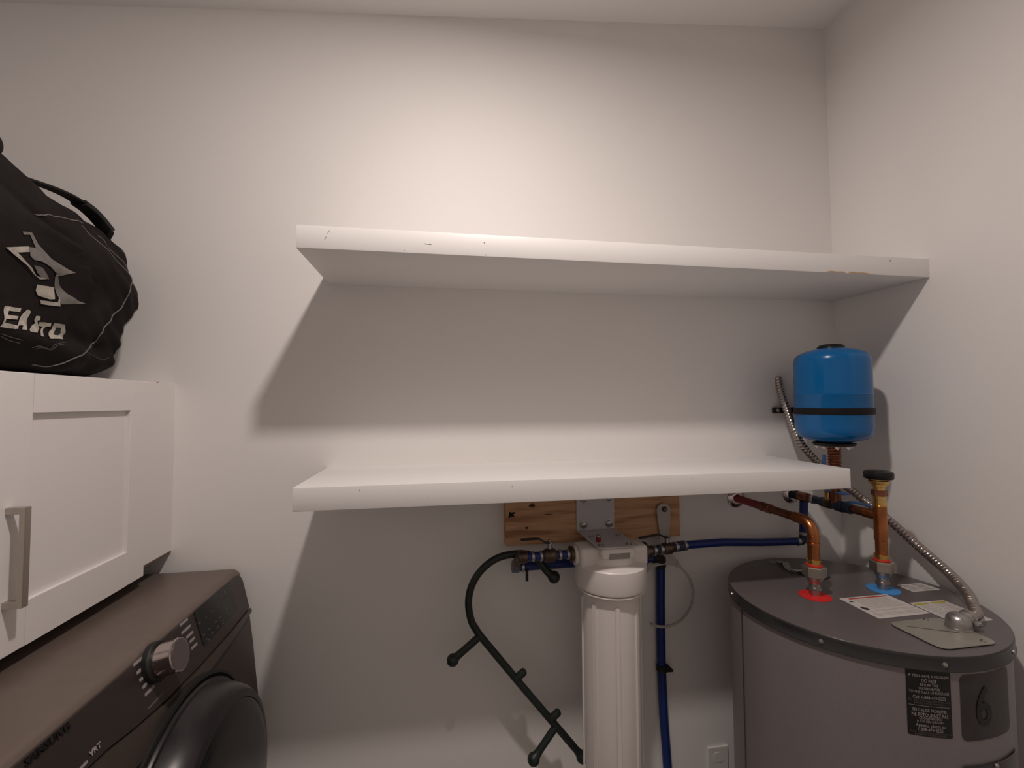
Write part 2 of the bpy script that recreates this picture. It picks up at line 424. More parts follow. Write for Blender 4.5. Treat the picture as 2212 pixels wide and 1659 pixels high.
pl(.9126, .9755, .92, .9755); pl(.92, .9755, .928, .965); pl(.9188, .946, .93, .946); pl(.9234, .9187, .945, .9187); pl(1.0281, .975, 1.005, .975); pl(1.005, .975, .992, .968)
wordbar(b, .897, .9391, .8955, .0042)
obj('guide_print', b, PRINTD, cp, smooth=False, kind='stuff')
b = bmesh.new()
for (y, z) in [(1.1467, .9502), (1.1194, .9501), (1.0926, .9495), (1.1502, .9249), (1.1535, .9114), (1.1727, .9243), (1.1788, .9154), (1.1771, .9081), (1.1216, .9232), (1.1271, .9108), (1.0967, .9223), (1.1016, .9095), (1.111, .9018+.003), (1.2149, .9674), (1.1968, .9666), (1.2188, .9448), (1.1987, .9451), (1.2024, .9311), (1.2465, .9308), (1.2399, .9625), (1.215, .9635), (1.197, .9627)]:
    wordbar(b, y-.004, y+.004, z, .0026, .0016)
obj('display_print', b, PRINTD, disp, smooth=False, kind='stuff')
# knob
kc = onpanel(.9355, .9535); kn = Vector((.9715, 0, .237))
kb = obj('dial', lathe([(.0285, 0), (.0285, .0415), (.0292, .043), (.0285, .0452), (.0265, .0458), (0, .0458)], kc, kn, 48), CHROME, cp, label='chrome cycle dial with brushed grey face')
obj('dial_face', lathe([(.0262, .0456), (.0262, .0464), (0, .0464)], kc, kn, 48, closed=False), KNOBF, kb)
obj('dial_collar', lathe([(.0345, 0), (.0345, .009), (.0325, .0115), (.0285, .0115)], kc, kn, 48, closed=False), GASKET, kb)
# logo text
def panel_text(s, size, y, z, m, name, parent, bold=.0, hgt=.0012, xs=1.0):
    t = text_bm(s, size, bold, 'LEFT', .0004, xs)
    mm = Matrix(((0, -.237*0-.244*.9715, .9715, 0), (1, 0, 0, 0), (0, .9715, .237, 0), (0, 0, 0, 1)))
    xf(t, Matrix.Translation(onpanel(y, z, hgt)) @ mm)
    return obj(name, t, m, parent, smooth=False)
panel_text('SAMSUNG', .0155, .679, .9705, LOGO, 'brand_lettering', cp, .0004)
panel_text('VRT', .0115, .768, .9135, PRINTL, 'badge_lettering', cp, .0002, xs=1.05)
b = bmesh.new(); wordbar(b, .735, .764, .9085, .005); obj('badge_print', b, PRINTL, cp, smooth=False, kind='stuff')
# front body panel and door
P = [(-.51, .03), (-.482, .03), (-.472, .30), (-.466, .66), (-.4800, .79), (-.4905, .868), (-.51, .868)]
obj('front_panel', wprof(P, Y0+.001, Y1-.001), WASHB, wm, angle=40)
dc = Vector((-.465, .984, .615)); dn = Vector((1, 0, .04)).normalized()
door = obj('door', lathe([(.246, -.03), (.246, .004), (.243, .009), (.238, .011), (.234, .030), (.225, .052), (.215, .064), (.200, .068)], dc, dn, 96, closed=False), DOORR, wm, label='round dark porthole door')
obj('door_seal', lathe([(.259, -.035), (.258, .003), (.252, .005), (.2455, -.002)], dc, dn, 96, closed=False), GASKET, door)
obj('door_glass', lathe([(.201, .066), (.194, .071), (.17, .076), (.10, .080), (0, .081)], dc, dn, 96, closed=False), GLASS, door)
for y in (.70, 1.26):
    for x in (-1.2, -.55):
        obj('foot', cyl((x, y, 0), (0, 0, 1), .022, .022, 16), GASKET, wm)

# ------------------------------------------------------------------ duffel bag on the cabinet
bag = empty('sports_bag', (-.95, .85, 1.4765), 'big black sports duffel bag lying on top of the white cabinet', 'bag')
def lerp(tab, t):
    if t <= tab[0][0]: return tab[0][1]
    for (a, u), (c, w) in zip(tab[:-1], tab[1:]):
        if t <= c:
            k = (t-a)/(c-a); k = k*k*(3-2*k) if False else k
            return u+(w-u)*k
    return tab[-1][1]
YEND = [(1.47, 1.170), (1.514, 1.192), (1.571, 1.215), (1.62, 1.243), (1.694, 1.272), (1.746, 1.294), (1.788, 1.302), (1.82, 1.300), (1.86, 1.28)]
ZTOP = [(.35, 1.92), (.85, 1.91), (.93, 1.885), (1.0, 1.868), (1.10, 1.855), (1.16, 1.846), (1.22, 1.840), (1.30, 1.835)]
def smooth(a, c, t):
    t = max(0, min(1, (t-a)/(c-a))); return t*t*(3-2*t)
b = bmesh.new(); NU, NV = 110, 260; grid = []
ZB = 1.4772
def sp(c, k): return math.copysign(abs(c)**k, c)
for i in range(NU+1):
    t = i/NU; zn = .5-.5*cos(pi*t); q = 2*zn-1           # zn: height fraction, finer at top and bottom
    m = 9 if q < 0 else 7.5
    sc_ = max(0.0, 1-abs(q)**m)**(1/m)
    ring = []
    for j in range(NV):
        a = 2*pi*j/NV; ca, sa = sp(cos(a), .24), sp(sin(a), .24)
        z0 = ZB+zn*(1.852-ZB); yend = lerp(YEND, z0)
        ymid, yh_ = (.33+yend)/2, (yend-.33)/2
        y = ymid+sa*yh_*(sc_*.22+.78 if q > 0 else sc_*.15+.85)*(1 if sc_ > 0 else 1)
        lean = .055*smooth(.55, 1.0, zn)
        x = -.965+ca*sc_*(.258-lean*(ca > 0))
        z = ZB+zn*(lerp(ZTOP, y)-ZB)
        if ca > 0:
            w = ca*min(1, sc_*1.3)
            # gathered fabric bulging over the near part, a deep fold beside it
            yl = lerp([(1.50, .915), (1.58, .912), (1.63, .925), (1.67, .93), (1.72, .905), (1.78, .885), (1.86, .85)], z)
            x += .034*w*smooth(yl+.006, yl-.020, y)*smooth(1.49, 1.57, z)
            x -= .020*w*math.exp(-((y-yl-.020)/.014)**2)*smooth(1.53, 1.60, z)
            yr = lerp([(1.62, 1.055), (1.68, 1.035), (1.75, .985), (1.80, .945), (1.86, .90)], z)
            x += .026*w*math.exp(-((y-yr)/.018)**2)*smooth(1.62, 1.70, z)
            x -= .018*w*math.exp(-((y-yr-.028)/.012)**2)*smooth(1.62, 1.70, z)
            x += .007*w*sin(y*30+z*21)*sin(z*15+1)+.0035*sin(y*66-z*52)*w+.002*sin(y*130+z*90)*w
            zl_ = 1.555-.12*(y-1.0)
            x -= .009*w*math.exp(-((z-zl_)/.018)**2); x += .006*w*math.exp(-((z-zl_+.03)/.02)**2)
        if sa > .5 and i not in (0, NU): y += .006*sin(z*48+x*30)*sc_+.004*sin(x*60-z*25)*sc_
        ring.append(b.verts.new((x, y, z)))
    grid.append(ring)
for A, B in zip(grid[:-1], grid[1:]):
    for j in range(NV):
        k = (j+1) % NV; b.faces.new((A[j], A[k], B[k], B[j]))
b.faces.new(grid[0][::-1]); b.faces.new(grid[-1])
bmesh.ops.remove_doubles(b, verts=b.verts[:], dist=1e-5)
bmesh.ops.recalc_face_normals(b, faces=b.faces[:])
BVH = BVHTree.FromBMesh(b)
bag_bm_obj = obj('bag_body', b, FABRIC, bag, angle=180)
def bag_pt(y, z, off=.0016):
    h = BVH.ray_cast(Vector((0, y, z)), Vector((-1, 0, 0)))
    if h[0] is None: return None
    n = h[1] if h[1].x > 0 else -h[1]
    return h[0]+n*off
def bag_patch(polys, m, name, parent=None, off=.0018, label=None):
    b = bmesh.new()
    for poly in polys:
        b.faces.new([b.verts.new((y, z, 0)) for y, z in poly])
    bmesh.ops.triangulate(b, faces=b.faces[:])
    for _ in range(5):
        es = [e for e in b.edges if e.calc_length() > .008]
        if not es: break
        bmesh.ops.subdivide_edges(b, edges=es, cuts=1)
        bmesh.ops.triangulate(b, faces=b.faces[:])
    dead = []
    for v in b.verts:
        p = bag_pt(v.co.x, v.co.y, off)
        if p is None: dead.append(v)
        else: v.co = p
    bmesh.ops.delete(b, geom=dead, context='VERTS')
    for f in b.faces:
        f.normal_update()
        if f.normal.x < 0: f.normal_flip()
    return obj(name, b, m, parent or bag, smooth=False, label=label)
def bag_line(pts, r, m, name, parent=None, flat=None):
    P = [bag_pt(y, z, r*.4) for y, z in [tuple(p[:2]) for p in catmull([(y, z, 0) for y, z in pts], 6)]]
    P = [p for p in P if p is not None]
    return obj(name, tube(P, r, 8), m, parent or bag)
#BAGDECALS
def bag_snap(pts, r, m, name, k=6):
    P = []
    for p in catmull(pts, k):
        q, n, _, _ = BVH.find_nearest(p)
        if n.dot(p-Vector((-.965, .8, 1.65))) < 0: n = -n
        P.append(q+n*r*.35)
    return obj(name, tube(P, r, 8), m, bag)
for pts in ([(-0.7457, 1.0880, 1.8035), (-0.7448, 1.1102, 1.7901), (-0.7312, 1.1301, 1.7735), (-0.7350, 1.1630, 1.7520), (-0.7200, 1.1880, 1.7350), (-0.7090, 1.1868, 1.7111), (-0.6996, 1.1652, 1.6841), (-0.7093, 1.1619, 1.6555), (-0.7120, 1.1396, 1.6276), (-0.7075, 1.1128, 1.6004), (-0.7081, 1.0901, 1.5710), (-0.7217, 1.0921, 1.5529), (-0.7156, 1.0656, 1.5348), (-0.7005, 1.0134, 1.5135), (-0.7102, 0.9949, 1.5001), (-0.7208, 0.9757, 1.4926), (-0.7222, 0.9454, 1.4938)],
            [(-0.7242, 0.9458, 1.7687), (-0.7401, 0.9902, 1.7866), (-0.7450, 1.0231, 1.7981), (-0.7463, 1.0584, 1.8039), (-0.7622, 1.1132, 1.8185)],
            [(-.745, 1.135, 1.803), (-.735, 1.18, 1.788), (-.728, 1.22, 1.766), (-.725, 1.25, 1.74), (-.732, 1.262, 1.712), (-.74, 1.258, 1.69), (-.735, 1.246, 1.665)],
            [(-.750, 1.232, 1.806), (-.752, 1.262, 1.800), (-.78, 1.280, 1.785), (-.80, 1.29, 1.74)],
            [(-.735, 1.246, 1.665), (-.7173, 1.2105, 1.6662-.03), (-.71, 1.19, 1.60), (-.71, 1.165, 1.56), (-.72, 1.15, 1.50)]):
    bag_snap(pts, .0013, PIPING, 'piping')
bag_snap([(-0.6855, 0.8389, 1.5348), (-0.6876, 0.8588, 1.5323), (-0.6904, 0.8835, 1.5301)], .0007, STITCH, 'stitching', 3)
bag_snap([(-0.6873, 0.8411, 1.5310), (-0.6905, 0.8595, 1.5267), (-0.6924, 0.8816, 1.5249)], .0007, STITCH, 'stitching', 3)
bag_snap([(-0.6963, 0.9107, 1.5204), (-0.6940, 0.9244, 1.5252), (-0.6974, 0.9504, 1.5223), (-0.6952, 0.9581, 1.5332), (-0.7118, 1.0040, 1.5427)], .0007, STITCH, 'stitching', 3)
bag_snap([(-0.6983, 0.9151, 1.5180), (-0.6953, 0.9296, 1.5228), (-0.6987, 0.9540, 1.5211), (-0.6955, 0.9624, 1.5312), (-0.7014, 0.9877, 1.5373)], .0007, STITCH, 'stitching', 3)
bag_snap([(-0.7085, 1.0550, 1.5305), (-0.7163, 1.0856, 1.5247), (-0.7156, 1.1090, 1.5181), (-0.7150, 1.1275, 1.5253)], .0007, STITCH, 'stitching', 3)
bag_snap([(-0.7100, 1.0928, 1.5676), (-0.7150, 1.0998, 1.5595), (-0.7246, 1.0966, 1.5482), (-0.7196, 1.0806, 1.5384)], .0007, STITCH, 'stitching', 3)
bag_patch([[(0.8626, 1.7094), (0.8829, 1.7155), (0.9005, 1.7014), (0.9372, 1.6863), (1.0020, 1.6794), (0.9611, 1.6605), (0.9748, 1.6496), (0.9931, 1.6349), (1.0139, 1.6266), (1.0432, 1.6269), (0.9826, 1.6123), (0.9715, 1.6327), (0.9551, 1.6572), (0.9543, 1.6633), (0.9644, 1.6741), (0.9236, 1.6821), (0.8950, 1.6936), (0.8795, 1.7099), (0.8650, 1.7047)]], PRINTG, 'emblem_outline', off=.0012, label='grey jagged outline of the emblem')
bag_patch([[(0.8788, 1.6887), (0.8951, 1.6921), (0.9237, 1.6836), (0.9479, 1.6787), (0.9672, 1.6718), (0.9533, 1.6646), (0.9328, 1.6711), (0.9104, 1.6735), (0.8905, 1.6703), (0.8802, 1.6743)], [(0.8935, 1.6624), (0.9144, 1.6641), (0.9318, 1.6570), (0.9430, 1.6507), (0.9243, 1.6481), (0.9080, 1.6532)]], PRINTG, 'emblem_fill', off=.0016)
bag_patch([[(0.8229, 1.6699), (0.8769, 1.6889), (0.8783, 1.6800), (0.8503, 1.6703), (0.8691, 1.6636), (0.8905, 1.6571), (0.9092, 1.6476), (0.9369, 1.6497), (0.9200, 1.6445), (0.9023, 1.6486), (0.8806, 1.6570), (0.8586, 1.6617), (0.8424, 1.6649)], [(0.9156, 1.6337), (0.9629, 1.6408), (0.9670, 1.6190), (0.9540, 1.6155), (0.9208, 1.6152), (0.9127, 1.6217)], [(0.9292, 1.6090), (0.9748, 1.6144), (0.9765, 1.6292), (0.9809, 1.6078), (0.9349, 1.6032)]], PRINTW, 'emblem_stripe', off=.0020, label='off-white angular strokes of the emblem')
bag_patch([[(0.8512, 1.5820), (0.8876, 1.5853), (0.8850, 1.5782), (0.8579, 1.5752), (0.8505, 1.5670), (0.8786, 1.5694), (0.8740, 1.5630), (0.8411, 1.5585), (0.8374, 1.5520), (0.8668, 1.5526), (0.8614, 1.5457), (0.8272, 1.5442)]], PRINTW, 'letter', off=.0020)
bag_patch([[(0.8623, 1.5463), (0.9012, 1.5867), (0.9103, 1.5850), (0.8923, 1.5491), (0.8796, 1.5480), (0.8849, 1.5550), (0.8719, 1.5534), (0.8685, 1.5468)]], PRINTW, 'letter', off=.0020)
bag_patch([[(0.9339, 1.5806), (0.9229, 1.5791), (0.9204, 1.5712), (0.9226, 1.5647), (0.9124, 1.5589), (0.8998, 1.5502), (0.9024, 1.5472), (0.9213, 1.5485), (0.9361, 1.5579), (0.9269, 1.5595), (0.9324, 1.5658), (0.9283, 1.5711), (0.9347, 1.5732)]], PRINTW, 'letter', off=.0020)
bag_patch([[(0.9339, 1.5691), (0.9622, 1.5741), (0.9641, 1.5674), (0.9546, 1.5658), (0.9358, 1.5438), (0.9267, 1.5440), (0.9461, 1.5626), (0.9348, 1.5625)]], PRINTW, 'letter', off=.0020)
bag_patch([[(0.9681, 1.5745), (0.9928, 1.5762), (1.0062, 1.5620), (0.9944, 1.5466), (0.9497, 1.5412), (0.9526, 1.5471), (0.9675, 1.5623)]], PRINTW, 'letter', off=.0020)
bag_patch([[(0.9765, 1.5683), (0.9866, 1.5687), (0.9901, 1.5589), (0.9778, 1.5514), (0.9668, 1.5510), (0.9744, 1.5603)]], PRINTK, 'letter_hollow', off=.0026)
hp_ = [(-.80, .982, 1.858), (-.80, 1.022, 1.866), (-.80, 1.078, 1.876), (-.80, 1.128, 1.880), (-.80, 1.172, 1.875), (-.797, 1.203, 1.863), (-.790, 1.222, 1.845), (-.775, 1.215, 1.825)]
obj('carry_handle', tube(catmull(hp_, 8), .008, 12, flat=(.006, .028), refup=(0, 0, 1)), FABRIC2, bag, label='black webbing carry handle arching over the bag')
obj('handle_wrap', tube(catmull([(-.80, 1.150, 1.878), (-.799, 1.180, 1.873), (-.795, 1.205, 1.860), (-.785, 1.222, 1.838)], 6), .011, 12, flat=(.014, .034), refup=(0, 0, 1)), FABRIC2, bag)
b = bmesh.new(); bmesh.ops.create_icosphere(b, subdivisions=4, radius=1)
for v in b.verts:
    p = v.co; k = 1+.10*sin(p.x*5+p.z*3)+.07*sin(p.y*7-p.z*6+1)
    v.co = Vector((-.765+.040*p.x*k, .846+.052*p.y*k*(1-.2*p.z), 1.880+.056*p.z*k))
obj('gathered_fabric', b, FABRIC, bag, label='bunched black fabric at the top of the bag')
#ENDBAG

# ------------------------------------------------------------------ water heater
HX, HY, HR, HZ = 1.0504, 1.0309, .2843, .9198
wh = empty('water_heater', (HX, HY, 0), 'grey cylindrical electric water heater standing in the right corner', 'water heater')
RB = HR-.004
obj('jacket', lathe([(RB-.01, .03), (RB, .035), (RB, .892)], (HX, HY, 0), n=128, closed=False), BODY, wh)
obj('lid', lathe([(0, HZ), (HR-.006, HZ), (HR-.002, HZ-.0012)], (HX, HY, 0), n=128, closed=False), LID, wh, angle=60)
obj('lid_rim', lathe([(HR-.0025, HZ-.001), (HR-.0004, HZ-.0032), (HR, HZ-.006), (HR, .8945), (HR+.0018, .8925), (HR+.0018, .8905), (HR-.004, .8895)], (HX, HY, 0), n=128, closed=False), RIM, wh, angle=60, label='overhanging lid rim, its sideways shade put into the colour')
obj('base_ring', cyl((HX, HY, 0), (0, 0, 1), HR-.01, .04, 64), RIM, wh)
def hpt(deg, z, r=RB): a = radians(deg); return Vector((HX+r*cos(a), HY+r*sin(a), z))
for dg in (160.5, -146.5, -105.0, -66.5, 118, 70, 20, -20):
    a = radians(dg); screw(hpt(dg, .904, HR), (cos(a), sin(a), 0), .0040, STEEL, wh)
b = bmesh.new(); A = [b.verts.new(hpt(d, z, RB+.0012)) for d, z in ((170.2, .04), (171.2, .04), (171.2, .889), (170.2, .889))]; b.faces.new(A)
obj('jacket_seam', b, SEAM, wh)
def wrap(b, r):          # flat (u metres along arc, z) -> jacket
    for v in b.verts:
        a = v.co.x; v.co = Vector((HX+(r+v.co.z)*cos(a), HY+(r+v.co.z)*sin(a), v.co.y))
    return b
def wrap_patch(d0, d1, z0, z1, rad, r, m, name, parent, label=None, t=.0006):
    b = bmesh.new(); n = 20
    w = (d1-d0)*pi/180*RB
    P = rrect(w, z1-z0, rad)
    f = b.faces.new([b.verts.new((x, y, 0)) for x, y in P]); bmesh.ops.triangulate(b, faces=b.faces[:])
    for k in range(1, n):
        g = b.verts[:]+b.edges[:]+b.faces[:]
        bmesh.ops.bisect_plane(b, geom=g, plane_co=(-w/2+w*k/n, 0, 0), plane_no=(1, 0, 0))
    am = radians((d0+d1)/2)
    for v in b.verts: v.co = Vector((am+v.co.x/RB, v.co.y+(z0+z1)/2, 0))
    wrap(b, r)
    for f in b.faces:
        f.normal_update()
        if f.normal.dot(f.calc_center_median()-Vector((HX, HY, f.calc_center_median().z))) < 0: f.normal_flip()
    me = obj(name, b, m, parent, smooth=True, label=label)
    return me
def wrap_text(s, size, deg, z, m, r, parent, bold=0, width=None, align='CENTER', name='lettering'):
    t = text_bm(s, size, bold, align)
    if width:
        xs = [v.co.x for v in t.verts]; w = max(xs)-min(xs); k = width/w; c = (max(xs)+min(xs))/2 if align == 'CENTER' else 0
        for v in t.verts: v.co.x = (v.co.x-c)*k
    am = radians(deg)
    for v in t.verts: v.co = Vector((am+v.co.x/RB, z+v.co.y, 0))
    wrap(t, r)
    return t
stk = wrap_patch(-118.2, -102.6, .7622, .8885, .003, RB+.0006, STKB, 'warning_sticker', wh, 'black service sticker with white English and French text')
rows = [('IF YOU HAVE A PROBLEM', .0066, .8775, .068, 1), ('DO NOT', .0088, .8685, .026, 1), ('RETURN THIS', .0062, .8608, .030, 0), ('WATER HEATER', .0062, .8535, .036, 0), ('TO THE PLACE OF PURCHASE', .0062, .8465, .068, 0), ('Call: 1-888-479-8252', .0075, .8365, .056, 0),
        ('EN CAS DE PROBLÈME,', .0072, .8120, .058, 1), ('NE RETOURNEZ PAS', .0090, .8030, .062, 1), ('CE CHAUFFE-EAU', .0058, .7970, .038, 0), ("À SON LIEU D'ACHAT.", .0060, .7910, .046, 0), ('Appelez plutôt au', .0076, .7832, .050, 0), ('1-888-479-8252', .0076, .7755, .042, 0)]
b = bmesh.new()
for s, sz, z, w, bo in rows: merge(b, wrap_text(s, sz*1.12, -110.4, z, None, RB+.0015, None, .00003*bo, w))
obj('lettering', b, STKT, stk, smooth=False, kind='stuff')
b = bmesh.new()
for s, sz, z, w, bo in [('For ALL technical, warranty, and', .0048, .8305, .070, 0), ('parts information.', .0048, .8258, .052, 0), ("Pour l'information technique, la", .0045, .7700, .070, 0), ('garantie et des pièces.', .0045, .7662, .055, 0)]: merge(b, wrap_text(s, sz*1.2, -110.4, z, None, RB+.0015, None, 0, w))
tl = text_bm('I', .001)
for v in tl.verts: v.co = Vector((0, 0, 0))
tl.free()
obj('small_lettering', b, STKD, stk, smooth=False, kind='stuff')
wrap_patch(-117.6, -103.2, .8200, .8206, .0001, RB+.0010, STKT, 'divider_line', stk)
s6 = wrap_patch(-99.0, -72.0, .757, .8835, .012, RB+.0005, STKG, 'warranty_sticker', wh, 'glossy dark sticker with a large black 6')
t6 = wrap_text('6', .105, -88.8, .817, None, RB+.0017, None, .0016, .036)
bmesh.ops.triangulate(t6, faces=t6.faces[:])
obj('numeral', t6, STKB, s6, smooth=False)
ac = wrap_patch(-99.5, -66.0, .56, .7120, .006, RB+.003, RIM, 'access_cover', wh, 'dark element access cover')
a = radians(-84.6); screw(hpt(-84.6, .7065, RB+.003), (cos(a), sin(a), 0), .0042, STEEL, ac)

# lid stickers
ZL = HZ+.0006
def flat_poly(pts, z, m, name, parent, label=None, t=.0004):
    return obj(name, prism(pts, (0, 0, z), (1, 0, 0), (0, 1, 0), (0, 0, 1), t), m, parent, smooth=False, label=label)
s1 = flat_poly(rounded([(.999, .908), (1.143, .9105), (1.143, 1.0175), (1.003, 1.0175)], .003), HZ+.0002, PAPER, 'warning_label', wh, 'white paper label with a red heading bar')
flat_poly([(1.024, 1.007), (1.136, 1.007), (1.136, 1.012), (1.024, 1.012)], ZL+.0001, INKR, 'red_bar', s1, t=.0002)
b = bmesh.new()
for i in range(17):
    y = 1.001-i*.005
    if i in (10, 13): continue
    x0 = 1.03 if i < 12 else 1.008
    x1 = 1.136-rnd.uniform(0, .02)
    x = x0
    while x < x1:
        w = rnd.uniform(.004, .010); box(x, min(x+w, x1), y-.0007, y+.0007, ZL+.0001, ZL+.0002, bm=b); x += w+.0015
obj('small_print', b, INKG, s1, smooth=False, kind='stuff')
b = prism([(1.009, .993), (1.023, .992), (1.016, 1.001)], (0, 0, ZL+.0001), (1, 0, 0), (0, 1, 0), (0, 0, 1), .0002)
prism([(1.009, .952), (1.014, .949), (1.022, .951), (1.0235, .960), (1.018, .962), (1.016, .970), (1.012, .965), (1.008, .968)], (0, 0, ZL+.0001), (1, 0, 0), (0, 1, 0), (0, 0, 1), .0002, bm=b)
obj('warning_symbols', b, INKK, s1, smooth=False, kind='stuff')
s2 = flat_poly(rounded([(1.145, .857), (1.247, .857), (1.248, .963), (1.149, .965)], .003), HZ+.0002, PAPER, 'instruction_label', wh, 'white paper label with a yellow heading bar')
flat_poly([(1.153, .951), (1.192, .951), (1.192, .958), (1.153, .958)], ZL+.0001, INKY, 'yellow_bar', s2, t=.0002)
flat_poly([(1.202, .951), (1.243, .951), (1.243, .958), (1.202, .958)], ZL+.0001, INKY, 'yellow_bar', s2, t=.0002)
b = bmesh.new()
for i in range(16):
    y = .946-i*.0052
    for (a0, a1) in ((1.153, 1.193), (1.201, 1.243)):
        x = a0
        while x < a1-.004:
            w = rnd.uniform(.004, .009); box(x, min(x+w, a1), y-.0007, y+.0007, ZL+.0001, ZL+.0002, bm=b); x += w+.0015
obj('small_print', b, INKG, s2, smooth=False, kind='stuff')
s3 = flat_poly(rounded([(1.226, 1.017), (1.312, 1.017), (1.306, 1.062), (1.226, 1.062)], .003), HZ+.0002, PAPER, 'rating_label', wh, 'small white paper label near the blue marker')
b = bmesh.new()
for i in range(5):
    y = 1.055-i*.0075
    for (a0, a1) in ((1.232, 1.262), (1.268, 1.300)): box(a0, a1-rnd.uniform(0, .006), y-.0018, y+.0018, ZL+.0001, ZL+.0002, bm=b)
obj('small_print', b, INKG, s3, smooth=False, kind='stuff')
obj('hot_marker', lathe([(0, 0), (.0365, 0), (.0365, .0015), (.034, .002), (0, .002)], (.957, 1.042, HZ), n=40, closed=False), REDD, wh, label='red plastic ring under the hot outlet')
obj('cold_marker', lathe([(0, 0), (.0365, 0), (.0365, .0015), (.034, .002), (0, .002)], (1.166, 1.045, HZ), n=40, closed=False), BLUED, wh, label='blue plastic ring under the cold inlet')
# junction cover plate with elbow
pts = rounded([(.995, .772), (1.136, .772), (1.136, .886), (.995, .886)], .022, 7)
jp = obj('junction_cover', prism(pts, (0, 0, HZ+.002), (1, 0, 0), (0, 1, 0), (0, 0, 1), .0016, .0006), GALV, wh, smooth=False, label='rounded galvanised wiring cover plate')
obj('cover_fold', prism([(1.018, .862), (1.100, .818), (1.101, .8195), (1.019, .8635)], (0, 0, HZ+.0037), (1, 0, 0), (0, 1, 0), (0, 0, 1), .0004), SEAM, jp, smooth=False)
screw((1.109, .783, HZ+.0036), (0, 0, 1), .0045, STEEL, jp)
screw((1.092, .880, HZ+.0036), (0, 0, 1), .004, STEEL, jp)
# anode cap and clip on the lid
obj('anode_cap', lathe([(0, .0012), (.036, .0012), (.039, .0006), (.042, -.0008)], (1.072, 1.172, HZ+.0012), n=40, closed=False), RIM, wh, label='round dark cap set in the lid')
c1 = obj('lid_clip', tube(catmull([(1.045, 1.272, HZ+.004), (1.040, 1.25, HZ+.006), (1.036, 1.235, HZ+.014), (1.030, 1.22, HZ+.006), (1.028, 1.20, HZ+.004), (1.026, 1.185, HZ+.010)], 6), .004, 12, flat=(.003, .018), refup=(0, 0, 1)), mat('grey_clip_metal', (.42, .42, .40), .35, .7), wh, label='small bent metal clip at the back of the lid')
obj('clip_pin', cyl((1.018, 1.178, HZ+.009), (1, .1, 0), .0035, .03, 12), STEEL, c1)
obj('clip_sticker', prism(rrect(.05, .022, .003, cx=1.04, cy=1.278), (0, 0, HZ+.0003), (1, 0, 0), (0, 1, 0), (0, 0, 1), .0006), mat('grey_clip_sticker', (.28, .28, .26), .6), c1, smooth=False)

# ------------------------------------------------------------------ copper and plumbing
def union(x, y, parent):     # dielectric union: nipple, steel cone, hex nut, red gasket, copper collar
    obj('nipple', lathe([(.0125, 0), (.0125, .016), (.016, .017), (.016, .022), (.0125, .023), (.0125, .034)], (x, y, HZ), n=20), STEEL, parent)
    obj('union_body', lathe([(.013, .031), (.0155, .036), (.020, .044), (.0215, .050), (.0195, .053)], (x, y, HZ), n=28), STEEL, parent)
    nut = lathe([(.0235, .048), (.0275, .051), (.0275, .073), (.0235, .0755), (.014, .0755)], (x, y, HZ), n=6, phase=.35)
    obj('union_nut', nut, NUT, parent, smooth=False, label='large hexagonal union nut')
    obj('gasket', cyl((x, y, HZ+.0755), (0, 0, 1), .0190, .0048, 24, .001), REDG, parent)
    obj('collar', lathe([(.0150, .0805), (.0150, .0890), (.0172, .0895), (.0172, .0925), (.0150, .0930)], (x, y, HZ), n=28), BRASS, parent)
hp = empty('hot_water_pipe', (.957, 1.045, HZ), 'copper hot water pipe with a bent elbow, dark red where it enters the wall', 'pipe')
xh, yh, zh = .960, 1.045, 1.1055
union(xh, yh, hp)
rp = .0135
path = [(xh, yh, HZ+.092), (xh, yh, 1.055)]
bend = [(xh, yh+.034-.034*cos(a), 1.0715+.034*sin(a)) for a in [pi/2*k/10 for k in range(0, 11)]]
b = tube([(xh, yh, HZ+.091), (xh, yh, 1.0715)]+bend+[(xh, yh+.06, zh)], .0138, 24)
obj('copper_elbow', b, COPPER, hp, label='shiny bent copper elbow')
b = lathe([(.0138, 0), (.0155, .001), (.0155, .006), (.0138, .007)], (xh, yh, 1.048), n=24); lathe([(.0138, 0), (.0155, .001), (.0155, .005), (.0138, .006)], (xh, yh, 1.066), n=24, bm=b)
obj('elbow_bead', b, COPPER, hp)
obj('copper_run', cyl((xh, yh+.05, zh), (0, 1, 0), .0115, .115, 20), COPPERD, hp)
obj('coupling', lathe([(.0125, 0), (.0140, .001), (.0140, .016), (.0122, .018), (.0122, .028), (.0138, .030), (.0138, .042), (.012, .043)], (xh, 1.193, zh), (0, 1, 0), 24), COPPERD, hp)
obj('red_section', cyl((xh, 1.235, zh), (0, 1, 0), .0118, .114, 20), PEXR, hp, label='dark red plastic section of the pipe')
def escutcheon(x, z, name, parent):
    return obj(name, lathe([(.013, .010), (.016, .0105), (.022, .008), (.0305, .0025), (.0318, .0)], (x, 1.3495, z), (0, -1, 0), 40, closed=False), CHROME, parent, label='chrome wall flange')
escutcheon(xh, zh, 'wall_flange', hp)

